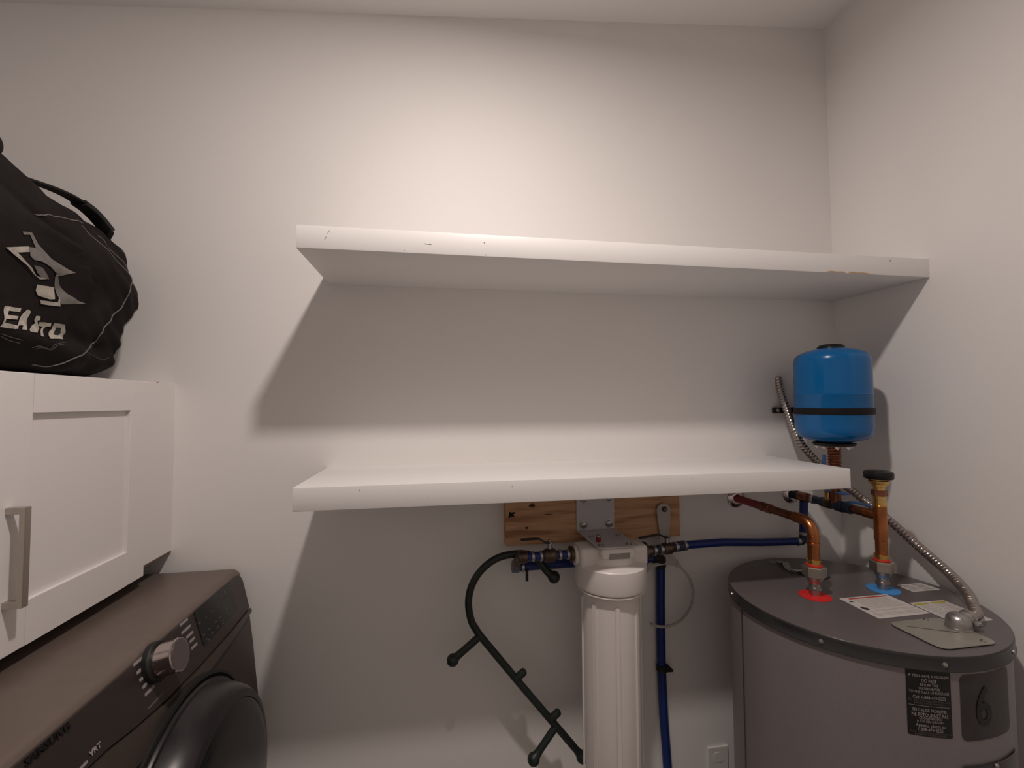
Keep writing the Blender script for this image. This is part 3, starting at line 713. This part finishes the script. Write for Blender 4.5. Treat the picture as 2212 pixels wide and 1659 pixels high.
cpz = empty('cold_water_pipe', (1.165, 1.045, HZ), 'copper cold water pipe topped by a black capped vacuum breaker', 'pipe')
xc, yc, zc = 1.165, 1.045, 1.112
union(xc, yc, cpz)
obj('copper_riser', cyl((xc, yc, HZ+.091), (0, 0, 1), .0134, .130, 24), COPPER, cpz)
obj('copper_tee', lathe([(.0136, 0), (.0152, .002), (.0152, .090), (.0136, .092)], (xc, yc, 1.048), n=24), COPPER, cpz)
obj('solder_ring', lathe([(.0150, 0), (.0162, .0006), (.0162, .0022), (.0150, .003)], (xc, yc, 1.138), n=24), BRASS, cpz)
obj('tee_branch', cyl((xc, yc+.008, zc), (0, 1, 0), .0132, .036, 24), COPPER, cpz)
obj('adapter', lathe([(.0145, 1.140), (.0145, 1.166), (.0135, 1.1665)], (xc, yc, 0), n=24), BRASS, cpz)
obj('hex_collar', lathe([(.0170, 1.166), (.0182, 1.167), (.0182, 1.180), (.016, 1.1815)], (xc, yc, 0), n=6, phase=.2), COPPERD, cpz, smooth=False)
vb = obj('vacuum_breaker', lathe([(.0125, 1.181), (.0125, 1.190), (.0165, 1.192), (.0165, 1.196), (.0215, 1.198), (.0228, 1.201), (.0228, 1.206), (.020, 1.208), (.020, 1.212), (.0215, 1.2135), (.0215, 1.216)], (xc, yc, 0), n=32), BRASS, cpz, label='yellow brass vacuum breaker')
obj('cap', lathe([(.0265, 1.2105), (.0310, 1.2115), (.0330, 1.215), (.0330, 1.226), (.0312, 1.2305), (.026, 1.2325), (0, 1.2325)], (xc, yc, 0), n=40), BLACKP, vb, label='round black cap')
obj('copper_run', cyl((xc, yc+.04, zc), (0, 1, 0), .0118, .05, 20), COPPERD, cpz)

# cold header between the wall and the copper
ch = empty('cold_supply_manifold', (1.163, 1.34, zc), 'cold supply pipe with dark blue fittings, entering the wall by the corner', 'pipe')
xq = 1.162
def along_y(prof, y, m, name, n=20, parent=ch, x=xq, z=zc, label=None): return obj(name, lathe(prof, (x, y, z), (0, 1, 0), n), m, parent, label=label)
along_y([(.0135, 0), (.0150, .002), (.0150, .018), (.0125, .020), (.0125, .026)], 1.125, PEXD, 'coupling')
along_y([(.0145, 0), (.0165, .003), (.0165, .024), (.0145, .027)], 1.150, PEXD, 'tee_body')
along_y([(.0118, 0), (.0118, .014)], 1.177, PEXD, 'pipe_section')
along_y([(.0140, 0), (.0155, .003), (.0155, .022), (.0140, .025)], 1.190, BRASSD, 'valve_body')
along_y([(.0125, 0), (.0145, .002), (.0145, .010), (.0125, .012)], 1.217, PEXD, 'crimp_ring')
along_y([(.0115, 0), (.0115, .03)], 1.228, PEXD, 'pipe_section')
along_y([(.0125, 0), (.0142, .002), (.0142, .009), (.0125, .011)], 1.252, STEEL, 'crimp_ring')
along_y([(.0125, 0), (.0150, .003), (.0150, .036), (.0125, .038)], 1.276, COPPERD, 'tee_body')
along_y([(.0115, 0), (.0115, .034)], 1.315, PEXD, 'pipe_section')
along_y([(.012, 0), (.0140, .002), (.0140, .010), (.012, .012)], 1.322, GASKET, 'crimp_ring')
escutcheon(xq, zc, 'wall_flange', ch)
b = lathe([(.009, 0), (.010, .004), (.010, .022), (.0125, .024), (.0125, .030)], (xq, 1.203, zc+.010), (0, 0, 1), 16)
obj('drain_valve', b, BRASS, ch)
b = box(xq-.012, xq+.012, 1.140, 1.205, zc+.036, zc+.042, .0025); box(xq-.007, xq+.007, 1.195, 1.210, zc+.020, zc+.040, .002, bm=b)
obj('valve_handle', b, HANDB, ch, label='blue lever handle')
b = tube(catmull([(xq+.012, 1.17, zc+.004), (xq+.03, 1.155, zc+.012), (xq+.048, 1.135, zc+.010), (xq+.056, 1.118, zc+.006)], 6), .006, 10, flat=(.006, .014))
obj('valve_handle', b, HANDB, ch)

# ------------------------------------------------------------------ expansion tank
tx, ty = 1.160, 1.175
et = empty('expansion_tank', (tx, ty, 1.14), 'small glossy blue expansion tank strapped up in the corner', 'tank')
R = .0975
obj('tank_shell', lathe([(.045, 1.300), (.055, 1.302), (.080, 1.309), (.092, 1.319), (.0965, 1.332), (R, 1.345), (R, 1.4355), (R+.0012, 1.4375), (R+.0012, 1.4395), (R-.0006, 1.441), (R-.0006, 1.536), (.0945, 1.549), (.086, 1.559), (.065, 1.569), (.038, 1.5755), (0, 1.578)], (tx, ty, 0), n=72, closed=False), TANK, et, angle=45)
obj('top_cap', lathe([(.036, 1.573), (.035, 1.581), (.028, 1.587), (0, 1.589)], (tx, ty, 0), n=32, closed=False), BLACKP, et, label='black plastic cap on top')
obj('neck', lathe([(.032, 1.2985), (.036, 1.3025), (.046, 1.304)], (tx, ty, 0), n=32, closed=False), TANK, et)
fl = obj('flange', lathe([(.016, 1.286), (.050, 1.2865), (.052, 1.289), (.050, 1.2915)], (tx, ty, 0), n=40), STEEL, et)
obj('flange_gasket', lathe([(.034, 1.2915), (.054, 1.2915), (.054, 1.2955), (.040, 1.299), (.034, 1.299)], (tx, ty, 0), n=40), GASKET, et)
for k in range(8):
    a = 2*pi*k/8+.2; obj('bolt', lathe([(.0055, 0), (.0055, .004), (.003, .0042), (.003, .007), (0, .007)], (tx+.042*cos(a), ty+.042*sin(a), 1.286), (0, 0, -1), 6), CHROME, fl, smooth=False)
st = [(.0170, 1.286)]
for k in range(9):
    z = 1.280-k*.008; st += [(.0150, z), (.0172, z-.002), (.0172, z-.005), (.0150, z-.007)]
st += [(.015, 1.20), (.0165, 1.195), (.0165, 1.165), (.013, 1.16), (.013, 1.118)]
obj('stem', lathe(st, (tx, ty, 0), n=24), COPPERD, et, label='ribbed tarnished copper stem')
obj('shutoff_handle', box(tx-.041, tx-.030, ty-.004, ty+.004, 1.195, 1.262, .003), HANDB, et, label='grey blue lever beside the stem')
obj('shutoff_stem', cyl((tx-.032, ty, 1.20), (1, 0, 0), .006, .018, 12), STEEL, et)
# strap
sp = empty('tank_strap', (1.11, 1.345, 1.3905), 'black strap band holding the blue tank to the wall', 'strap')
zs = 1.3900
b = tube([(tx+(R+.0016)*cos(a), ty+(R+.0016)*sin(a), zs) for a in [radians(95+5*k) for k in range(70)]], .002, 12, flat=(.0190, .0022), refup=(0, 0, 1))
obj('band', b, BAND, sp)
obj('wall_bar', box(1.104, 1.222, 1.3370, 1.3400, zs-.0095, zs+.0095, .001), BAND, sp, smooth=False)
for xx in (1.148, 1.166): obj('band_link', box(xx, xx+.003, 1.2715, 1.3380, zs-.0095, zs+.0095), BAND, sp, smooth=False)
obj('band_anchor', box(1.098, 1.118, 1.3325, 1.3499, zs-.010, zs+.010, .004), BLACKP, sp)
screw((1.1085, 1.333, zs), (-.2, -1, 0), .005, STEEL, sp)

# ------------------------------------------------------------------ flexible conduit
CP = [(1.1266, 1.3495, 1.500), (1.1235, 1.338, 1.460), (1.1190, 1.310, 1.3995), (1.128, 1.287, 1.325), (1.1418, 1.270, 1.2754), (1.178, 1.258, 1.228), (1.2113, 1.250, 1.1963), (1.250, 1.235, 1.157), (1.2777, 1.220, 1.1305), (1.3090, 1.160, 1.0765), (1.3180, 1.070, 1.0120), (1.2916, .980, .9770), (1.243, .905, .9600), (1.205, .868, .9500), (1.182, .846, .9450), (1.152, .839, .9425)]
cd = empty('flexible_conduit', (1.1266, 1.345, 1.50), 'ribbed flexible steel conduit running from the wall to the heater lid', 'conduit')
P = catmull(CP, 70)
pitchc = .0100
def rc(s): return .0100+.0024*abs(sin(pi*s/pitchc))**.8
# resample evenly
out = [P[0]]; acc = 0
for a_, b_ in zip(P[:-1], P[1:]):
    acc += (b_-a_).length
    if acc >= .00125: out.append(b_); acc = 0
obj('ribbed_sleeve', tube(out, rc, 14), CONDUIT, cd, angle=60)
el = (1.124, .838)
ee = empty('conduit_elbow', (el[0], el[1], HZ+.004), 'rounded cast metal elbow fitting on the galvanised cover plate', 'fitting')
b = lathe([(.0222, .0), (.0222, .012), (.0212, .019), (.0175, .026), (.010, .0305), (0, .0315)], (el[0], el[1], HZ+.0038), n=36)
tube([(el[0], el[1], HZ+.0165), (el[0]+.016, el[1]+.0005, HZ+.0195), (el[0]+.030, el[1]+.001, HZ+.0225)], .0152, 24, bm=b)
lathe([(.0152, 0), (.0168, .001), (.0168, .006), (.0150, .007)], (el[0]+.024, el[1]+.001, HZ+.0215), (1, .03, .15), 24, bm=b)
obj('elbow_body', b, CAST, ee, angle=50)
b = lathe([(.0235, 0), (.0235, .003), (.0218, .004)], (el[0], el[1], HZ+.0037), n=32)
obj('locknut', b, CAST, ee)
b = box(el[0]+.016, el[0]+.034, el[1]-.021, el[1]-.014, HZ+.010, HZ+.022, .002); obj('clamp_lug', b, STEEL, ee)
screw((el[0]+.026, el[1]-.019, HZ+.018), (0, -.5, 1), .005, STEEL, ee)

# ------------------------------------------------------------------ filter on its lumber board
pk = obj('wood_board', box(.1955, .7400, 1.312, 1.3498, 1.0055, 1.1450, .002), WOOD, None, smooth=False, label='short pine board screwed to the wall beneath the lower shelf', cat='board')
obj('knot_hole', prism([(.203, 1.086), (.206, 1.104), (.214, 1.101), (.222, 1.103), (.224, 1.099), (.218, 1.096), (.222, 1.090), (.213, 1.0885)], (0, 1.3118, 0), (1, 0, 0), (0, 0, 1), (0, -1, 0), .0004), DARKH, pk, smooth=False)
obj('nail_hole', cyl((.257, 1.3121, 1.055), (0, -1, 0), .0036, .0006, 12), DARKH, pk)
b = prism([(.262, 1.118), (.275, 1.127), (.284, 1.118), (.276, 1.112)], (0, 1.3118, 0), (1, 0, 0), (0, 0, 1), (0, -1, 0), .0004)
prism([(.30, 1.090), (.318, 1.093), (.34, 1.092), (.322, 1.0895)], (0, 1.3118, 0), (1, 0, 0), (0, 0, 1), (0, -1, 0), .0003, bm=b)
obj('knot', b, mat('dark_pine_knot', (.07, .03, .015), .7), pk, smooth=False, kind='stuff')

bx0, bx1 = .4075, .5255
wf = empty('water_filter', (.4665, 1.197, .42), 'large white water filter housing hanging from a steel bracket on the board', 'water filter')
br = obj('bracket', box(bx0, bx1, 1.3085, 1.3118, 1.0385, 1.160, .001), BRACK, wf, smooth=False, label='white painted steel angle bracket')
obj('bracket_ledge', prism([(bx0, 1.3118), (bx0, 1.300), (.4120, 1.146), (.4180, 1.138), (.5200, 1.138), (.5265, 1.146), (bx1, 1.300), (bx1, 1.3118)], (0, 0, 1.0385), (1, 0, 0), (0, 1, 0), (0, 0, 1), .0032, .0008), BRACK, br, smooth=False)
for x, z in ((.4285, 1.057), (.5075, 1.0575), (.4285, 1.131), (.5075, 1.132)):
    obj('hex_screw', lathe([(.0125, 0), (.0125, .0014), (.0085, .0018), (.0080, .006), (.005, .0075), (0, .0075)], (x, 1.3085, z), (0, -1, 0), 20), STEEL, br)
for x, y in ((.427, 1.158), (.503, 1.156), (.507, 1.236), (.427, 1.236)):
    obj('cap_screw', lathe([(.0085, 0), (.0085, .001), (.0055, .0015), (.0055, .0045), (.0035, .0050), (.003, .003), (0, .003)], (x, y, 1.0417), (0, 0, 1), 16), STEEL, br)
# head: round cap with square-ish shoulder and side ports
cx, cyy = .4670, 1.197
hd = obj('filter_head', lathe([(.056, 1.030), (.060, 1.010), (.066, .994), (.080, .9895), (.0930, .9875), (.0955, .9845), (.0955, .932), (.0935, .9265), (.088, .9245)], (cx, cyy, 0), n=72), FILT, wf, label='white filter head', angle=25)
b = box(cx-.0945, cx+.0945, cyy-.036, cyy+.036, .980, 1.034, .009, 3)
obj('port_block', b, FILT, hd, angle=50)
b = box(cx-.048, cx+.048, cyy-.062, cyy+.062, 1.010, 1.038, .010, 3)
obj('mounting_boss', b, FILT, hd, angle=50)
obj('boss_recess_shade', box(cx-.026, cx+.030, cyy-.0635, cyy-.058, 1.012, 1.026), mat('recess_shade_colour', (.30, .27, .25), .6), hd, smooth=False)  # recess drawn as a greyer box, its shade put into the colour
for s in (-1, 1):
    obj('port_collar', lathe([(.0215, 0), (.0245, .001), (.0245, .009), (.0205, .010)], (cx+s*.0945, cyy, 1.007), (s, 0, 0), 28), BRASSD if s > 0 else FILT, hd)
obj('vent_button', cyl((.432, 1.192, 1.038), (0, 0, 1), .0065, .020, 16, .0015), REDB, wf, label='small dark red pressure release button')
obj('button_ring', lathe([(.0075, .0), (.0075, .003), (.006, .004)], (.432, 1.192, 1.056), n=16), STEEL, wf)
# sump
sm = obj('filter_sump', lathe([(.074, .9275), (.080, .926), (.0865, .9225), (.0870, .917), (.0800, .9145), (.0765, .912), (.0768, .90), (.0768, .60), (.0755, .47), (.072, .435), (.055, .42), (0, .415)], (cx, cyy, 0), n=96, closed=False), FILTC, wf, label='tall ribbed white filter canister')
obj('sump_ring', lathe([(.0880, .9235), (.0915, .9225), (.0920, .9195), (.0885, .9165), (.082, .915)], (cx, cyy, 0), n=72, closed=False), FILT, wf)
for k in range(8):
    a = radians(-115+36*k if k < 10 else 0)
    a = radians(-99.5+45*k)
    ux = Vector((-sin(a), cos(a), 0)); un = Vector((cos(a), sin(a), 0))
    o_ = Vector((cx, cyy, 0))+un*.0755
    for dd in (-.0225, .0225):
        pass
    b = prism([(-.0055, .45), (.0055, .45), (.0055, .893), (.004, .8955), (-.004, .8955), (-.0055, .893)], o_, ux, (0, 0, 1), un, .0052, .0008)
    obj('rib', b, FILTC, sm, smooth=False)

# PEX from the filter
fl_ = empty('filter_supply_line', (.36, cyy, 1.011), 'blue plastic pipe with a black lever valve left of the white filter', 'pipe')
def along_x(prof, x, m, name, parent, y=cyy, z=1.0115, n=20, d=(1, 0, 0), label=None): return obj(name, lathe(prof, (x, y, z), d, n), m, parent, label=label)
def crimp(x, parent, y=cyy, z=1.0115, d=(1, 0, 0)): return along_x([(.0125, 0), (.0138, .001), (.0138, .0075), (.0125, .0085)], x, STEEL, 'crimp_ring', parent, y, z, d=d)
along_x([(.0112, 0), (.0112, .145)], .216, PEXB, 'blue_pipe', fl_)
along_x([(.020, 0), (.0215, .001), (.0215, .006), (.015, .007), (.015, .012)], .352, BRASSD, 'threaded_adapter', fl_)
crimp(.343, fl_); crimp(.3205, fl_)
v = along_x([(.0130, 0), (.0150, .003), (.0185, .008), (.0185, .028), (.0150, .033), (.0130, .036)], .2790, BRASSD, 'valve_body', fl_, label='dull brass ball valve body')
crimp(.269, fl_); crimp(.246, fl_)
along_x([(.014, 0), (.0155, .002), (.0155, .024), (.013, .026)], .210, BRASSD, 'brass_elbow', fl_)
obj('valve_stem', lathe([(.006, 0), (.006, .014), (.009, .015), (.009, .020), (.0045, .021), (.0045, .025), (0, .025)], (.297, cyy, 1.028), (0, 0, 1), 12), STEEL, v)
b = tube([(.297, cyy-.001, 1.0455), (.285, cyy-.003, 1.0465), (.275, cyy-.004, 1.053), (.266, cyy-.005, 1.0585), (.255, cyy-.006, 1.0590), (.216, cyy-.008, 1.0590)], .004, 12, flat=(.0045, .016), refup=(0, 0, 1))
obj('lever', b, BLACKP, v, label='thin black lever handle')
obj('elbow_drop', tube(catmull([(.222, cyy+.005, 1.0105), (.219, 1.225, 1.000), (.217, 1.255, .975), (.219, 1.290, .955)], 6), .0125, 16), BRASSD, fl_)
rp_ = empty('filtered_water_line', (.45, 1.29, .952), 'dark blue plastic pipe passing behind the filter and down to the floor', 'pipe')
obj('blue_pipe', tube([(.232, 1.292, .9525), (.40, 1.292, .9535), (.60, 1.298, .9500), (.655, 1.30, .9485)], .0125, 16), PEXB, rp_)
obj('grey_fitting', lathe([(.010, 0), (.0165, .002), (.0165, .020), (.0135, .024)], (.208, 1.290, .9545), (1, 0, -.05), 20), mat('grey_blue_fitting', (.12, .15, .22), .45), rp_)
obj('crimp_ring', lathe([(.0138, 0), (.0155, .001), (.0155, .008), (.0138, .009)], (.236, 1.292, .9525), (1, 0, 0), 20), STEEL, rp_)
obj('drain_tab', box(.2455, .2535, 1.270, 1.278, .917, .949, .002), BLACKP, rp_, label='small black plastic tab')
obj('black_elbow', tube(catmull([(.640, 1.299, .9495), (.662, 1.301, .947), (.6780, 1.315, .935), (.6825, 1.328, .913)], 5), .0145, 16), GASKET, rp_)
obj('down_pipe', tube([(.6830, 1.330, .925), (.6820, 1.3355, .80), (.6810, 1.3355, .62), (.6855, 1.3355, .46), (.695, 1.3355, .30), (.700, 1.3355, .02)], .0132, 18), PEXB, rp_, label='bright blue vertical pipe')
b = lathe([(.0150, 0), (.0165, .001), (.0165, .017), (.0150, .018)], (.6815, 1.3335, .594), (0, 0, 1), 20)
prism([(0, 0), (.034, -.002), (.034, .004), (.018, .020), (0, .020)], (.6815, 1.325, .593), (1, 0, 0), (0, 0, 1), (0, 1, 0), .012, .001, bm=b)
obj('pipe_clip', b, GASKET, rp_, smooth=False, label='black pipe clip')
# right side line to the cold header
rl = empty('blue_water_line', (1.16, 1.305, .97), 'blue plastic pipe with a lever valve, from the filter towards the heater', 'pipe')
A_, B_ = Vector((.563, 1.197, 1.004)), Vector((.7244, 1.235, 1.004))
dR = (B_-A_).normalized()
def along_r(prof, s, m, name, n=20, parent=rl, label=None): return obj(name, lathe(prof, A_+dR*s, dR, n), m, parent, label=label)
along_r([(.0112, 0), (.0112, .16)], 0, PEXD, 'fitting_core')
along_r([(.018, 0), (.018, .012), (.014, .013), (.014, .02)], .004, BRASSD, 'threaded_adapter')
along_r([(.0135, 0), (.0148, .001), (.0148, .009), (.0135, .010)], .030, STEEL, 'crimp_ring')
along_r([(.0135, 0), (.0148, .001), (.0148, .009), (.0135, .010)], .054, STEEL, 'crimp_ring')
v = along_r([(.0125, 0), (.0145, .003), (.0165, .006), (.0165, .026), (.0145, .030), (.0125, .033)], .068, BRASSD, 'valve_body', label='dull brass ball valve body')
along_r([(.0135, 0), (.0148, .001), (.0148, .009), (.0135, .010)], .108, STEEL, 'crimp_ring')
along_r([(.0130, 0), (.0140, .001), (.0140, .030), (.0130, .031)], .118, PEXD, 'pipe_section')
along_r([(.0135, 0), (.0148, .001), (.0148, .009), (.0135, .010)], .140, STEEL, 'crimp_ring')
q = A_+dR*.084
obj('valve_stem', lathe([(.006, 0), (.006, .012), (.0085, .013), (.0085, .018), (.004, .019), (0, .022)], q+Vector((0, 0, .015)), (0, 0, 1), 12), STEEL, v)
b = tube([q+Vector((0, -.001, .031)), q+Vector((-.012, -.004, .0335)), q+Vector((-.022, -.006, .0405)), q+Vector((-.034, -.007, .0420)), q+Vector((-.062, -.010, .0395)), q+Vector((-.088, -.012, .037))], .004, 12, flat=(.0045, .015), refup=(0, 0, 1))
obj('lever', b, BLACKP, v, label='thin black lever handle')
obj('blue_pipe', tube([B_+Vector((-.02, -.004, 0)), B_, Vector((.85, 1.262, .996)), Vector((1.00, 1.290, .979)), Vector((1.148, 1.305, .9695))], .0115, 18), PEXB, rl, label='long deep blue pipe')
obj('crimp_ring', lathe([(.0125, 0), (.0138, .001), (.0138, .009), (.0125, .010)], (1.137, 1.305, .9700), (1, 0, 0), 20), STEEL, rl)
obj('elbow', tube(catmull([(1.142, 1.305, .9697), (1.155, 1.3045, .9705), (1.1615, 1.304, .978), (1.162, 1.303, .995)], 5), .0125, 16), PEXD, rl)
obj('riser_pipe', tube([(1.162, 1.303, .985), (1.1615, 1.300, 1.04), (1.162, 1.297, 1.099)], .0118, 18), PEXB, rl)
obj('crimp_ring', lathe([(.0125, 0), (.0138, .001), (.0138, .009), (.0125, .010)], (1.162, 1.303, .990), (0, 0, 1), 20), STEEL, rl)

# wrench
ww = empty('filter_wrench', (.682, 1.31, 1.092), 'white plastic filter wrench hanging from a screw in the pine board', 'wrench')
hw = .0225
cyr = (.680, .835); Ro, Ri = .0975, .0905
b = bmesh.new()
def strip(rows_):
    n = len(rows_)
    F = [[b.verts.new((x, y_, z)) for (x, z) in row for y_ in (1.3020, 1.3065)] for row in rows_]
    # row: (inner, outer) -> verts [in_front, in_back, out_front, out_back]
    for A, B in zip(F[:-1], F[1:]):
        b.faces.new((A[0], A[2], B[2], B[0])); b.faces.new((A[1], B[1], B[3], A[3]))
        b.faces.new((A[0], B[0], B[1], A[1])); b.faces.new((A[2], A[3], B[3], B[2]))
    for A in (F[0], F[-1]): b.faces.new((A[0], A[1], A[3], A[2]))
rowsH = [((.682-hw*sin(t), 1.0885+hw*cos(t)), (.682+hw*sin(t), 1.0885+hw*cos(t))) for t in [radians(8+82*k/8) for k in range(9)]]
rowsH += [((.6610, 1.07), (.7030, 1.07)), ((.6665, 1.03), (.6990, 1.03)), ((.6690, .99), (.6975, .99)), ((.6650, .965), (.7010, .965)), ((.6530, .950), (.7100, .950)), ((.6400, .9400), (.7220, .9385))]
strip(rowsH)
def ring_pt(r, a): return (cyr[0]+r*cos(a), cyr[1]+r*sin(a))
strip([(ring_pt(Ri, radians(66+44*k/12)), (.7220-.0820*k/12, .9385+.0015*k/12)) for k in range(13)])
strip([(ring_pt(Ri, a), ring_pt(Ro+.012*max(0, 1-(radians(66)-a)/.25), a)) for a in [radians(66-186*k/44) for k in range(45)]])
strip([(ring_pt(Ri, a), ring_pt(Ro+w, a)) for a, w in [(radians(110+62*k/14), .014*(1-k/14)) for k in range(15)]])
obj('wrench_body', b, mat('milky_plastic', (.46, .43, .40), .45), ww, smooth=False)
obj('hanging_screw', lathe([(.0085, 0), (.0085, .002), (.006, .005), (.006, .008), (0, .008)], (.6835, 1.3020, 1.0925), (0, -1, 0), 16), BRASSD, ww)

# ------------------------------------------------------------------ massage cane
mc = empty('massage_cane', (.22, 1.26, .70), 'dark green hooked massage cane with round knobs hanging left of the filter', 'massage cane')
yk = 1.262
hook = [(.322, 1.240, .9350), (.300, 1.243, .9520), (.282, 1.246, .9760), (.262, 1.250, .9940), (.2364, 1.255, 1.0003), (.205, yk, .9985), (.172, yk, .9930), (.142, yk, .9790), (.115, yk, .9555), (.096, yk, .9270), (.0862, yk, .8970), (.0845, yk, .8640), (.0915, yk, .8270), (.1040, yk, .8030), (.1168, yk, .7836)]
shaft = [(.1446, yk, .7480), (.1725, yk, .7125), (.2235, yk, .6478), (.2729, yk, .5865), (.3212, yk, .5270), (.3700, yk, .4665), (.3923, yk, .4385)]
rr_ = .0100
obj('shaft', tube(catmull(hook+shaft, 8), rr_, 16), CANE, mc)
def knob(a, c, r, name='knob_arm', stub=False):
    a, c = Vector(a), Vector(c); d = (c-a).normalized(); L = (c-a).length
    if stub: prof = [(.0105, 0), (.0105, L-.008), (.0095, L-.003), (.006, L), (0, L+.001)]
    else:
        prof = [(.0100, 0), (.0100, L-r*1.5)]
        prof += [(r*sin(t), L-r*cos(t)) for t in [radians(42+138*k/10) for k in range(10)]]+[(0, L+r)]
    return obj(name, lathe(prof, a, d, 20, closed=False), CANE, mc)
knob((.113, yk, .782), (.0414, yk-.004, .7289), .0165)
knob((.3263, yk, .5201), (.2600, yk-.010, .4468), .0170)
knob((.3923, yk, .4385), (.4010, yk, .4275), .0170, 'end_knob')
knob((.300, 1.243, .952), (.3181, 1.238, .9377), .0170, 'end_knob')
knob((.214, yk, .660), (.240, yk-.004, .682), .01, 'stub', True)
knob((.311, yk, .540), (.336, yk-.004, .563), .01, 'stub', True)

# ------------------------------------------------------------------ wall outlet low on the wall
ol = empty('wall_outlet', (.872, 1.35, .28), 'white wall outlet cover low on the wall behind the heater', 'outlet')
obj('cover_plate', box(.8360, .9060, 1.3435, 1.3499, .2220, .3370, .003), WPL, ol, smooth=False)
for z in (.305, .255):
    f = obj('socket', prism(rrect(.034, .030, .010, cx=.871, cy=z), (0, 1.3437, 0), (1, 0, 0), (0, 0, 1), (0, -1, 0), .0012), WPL, ol, smooth=False)
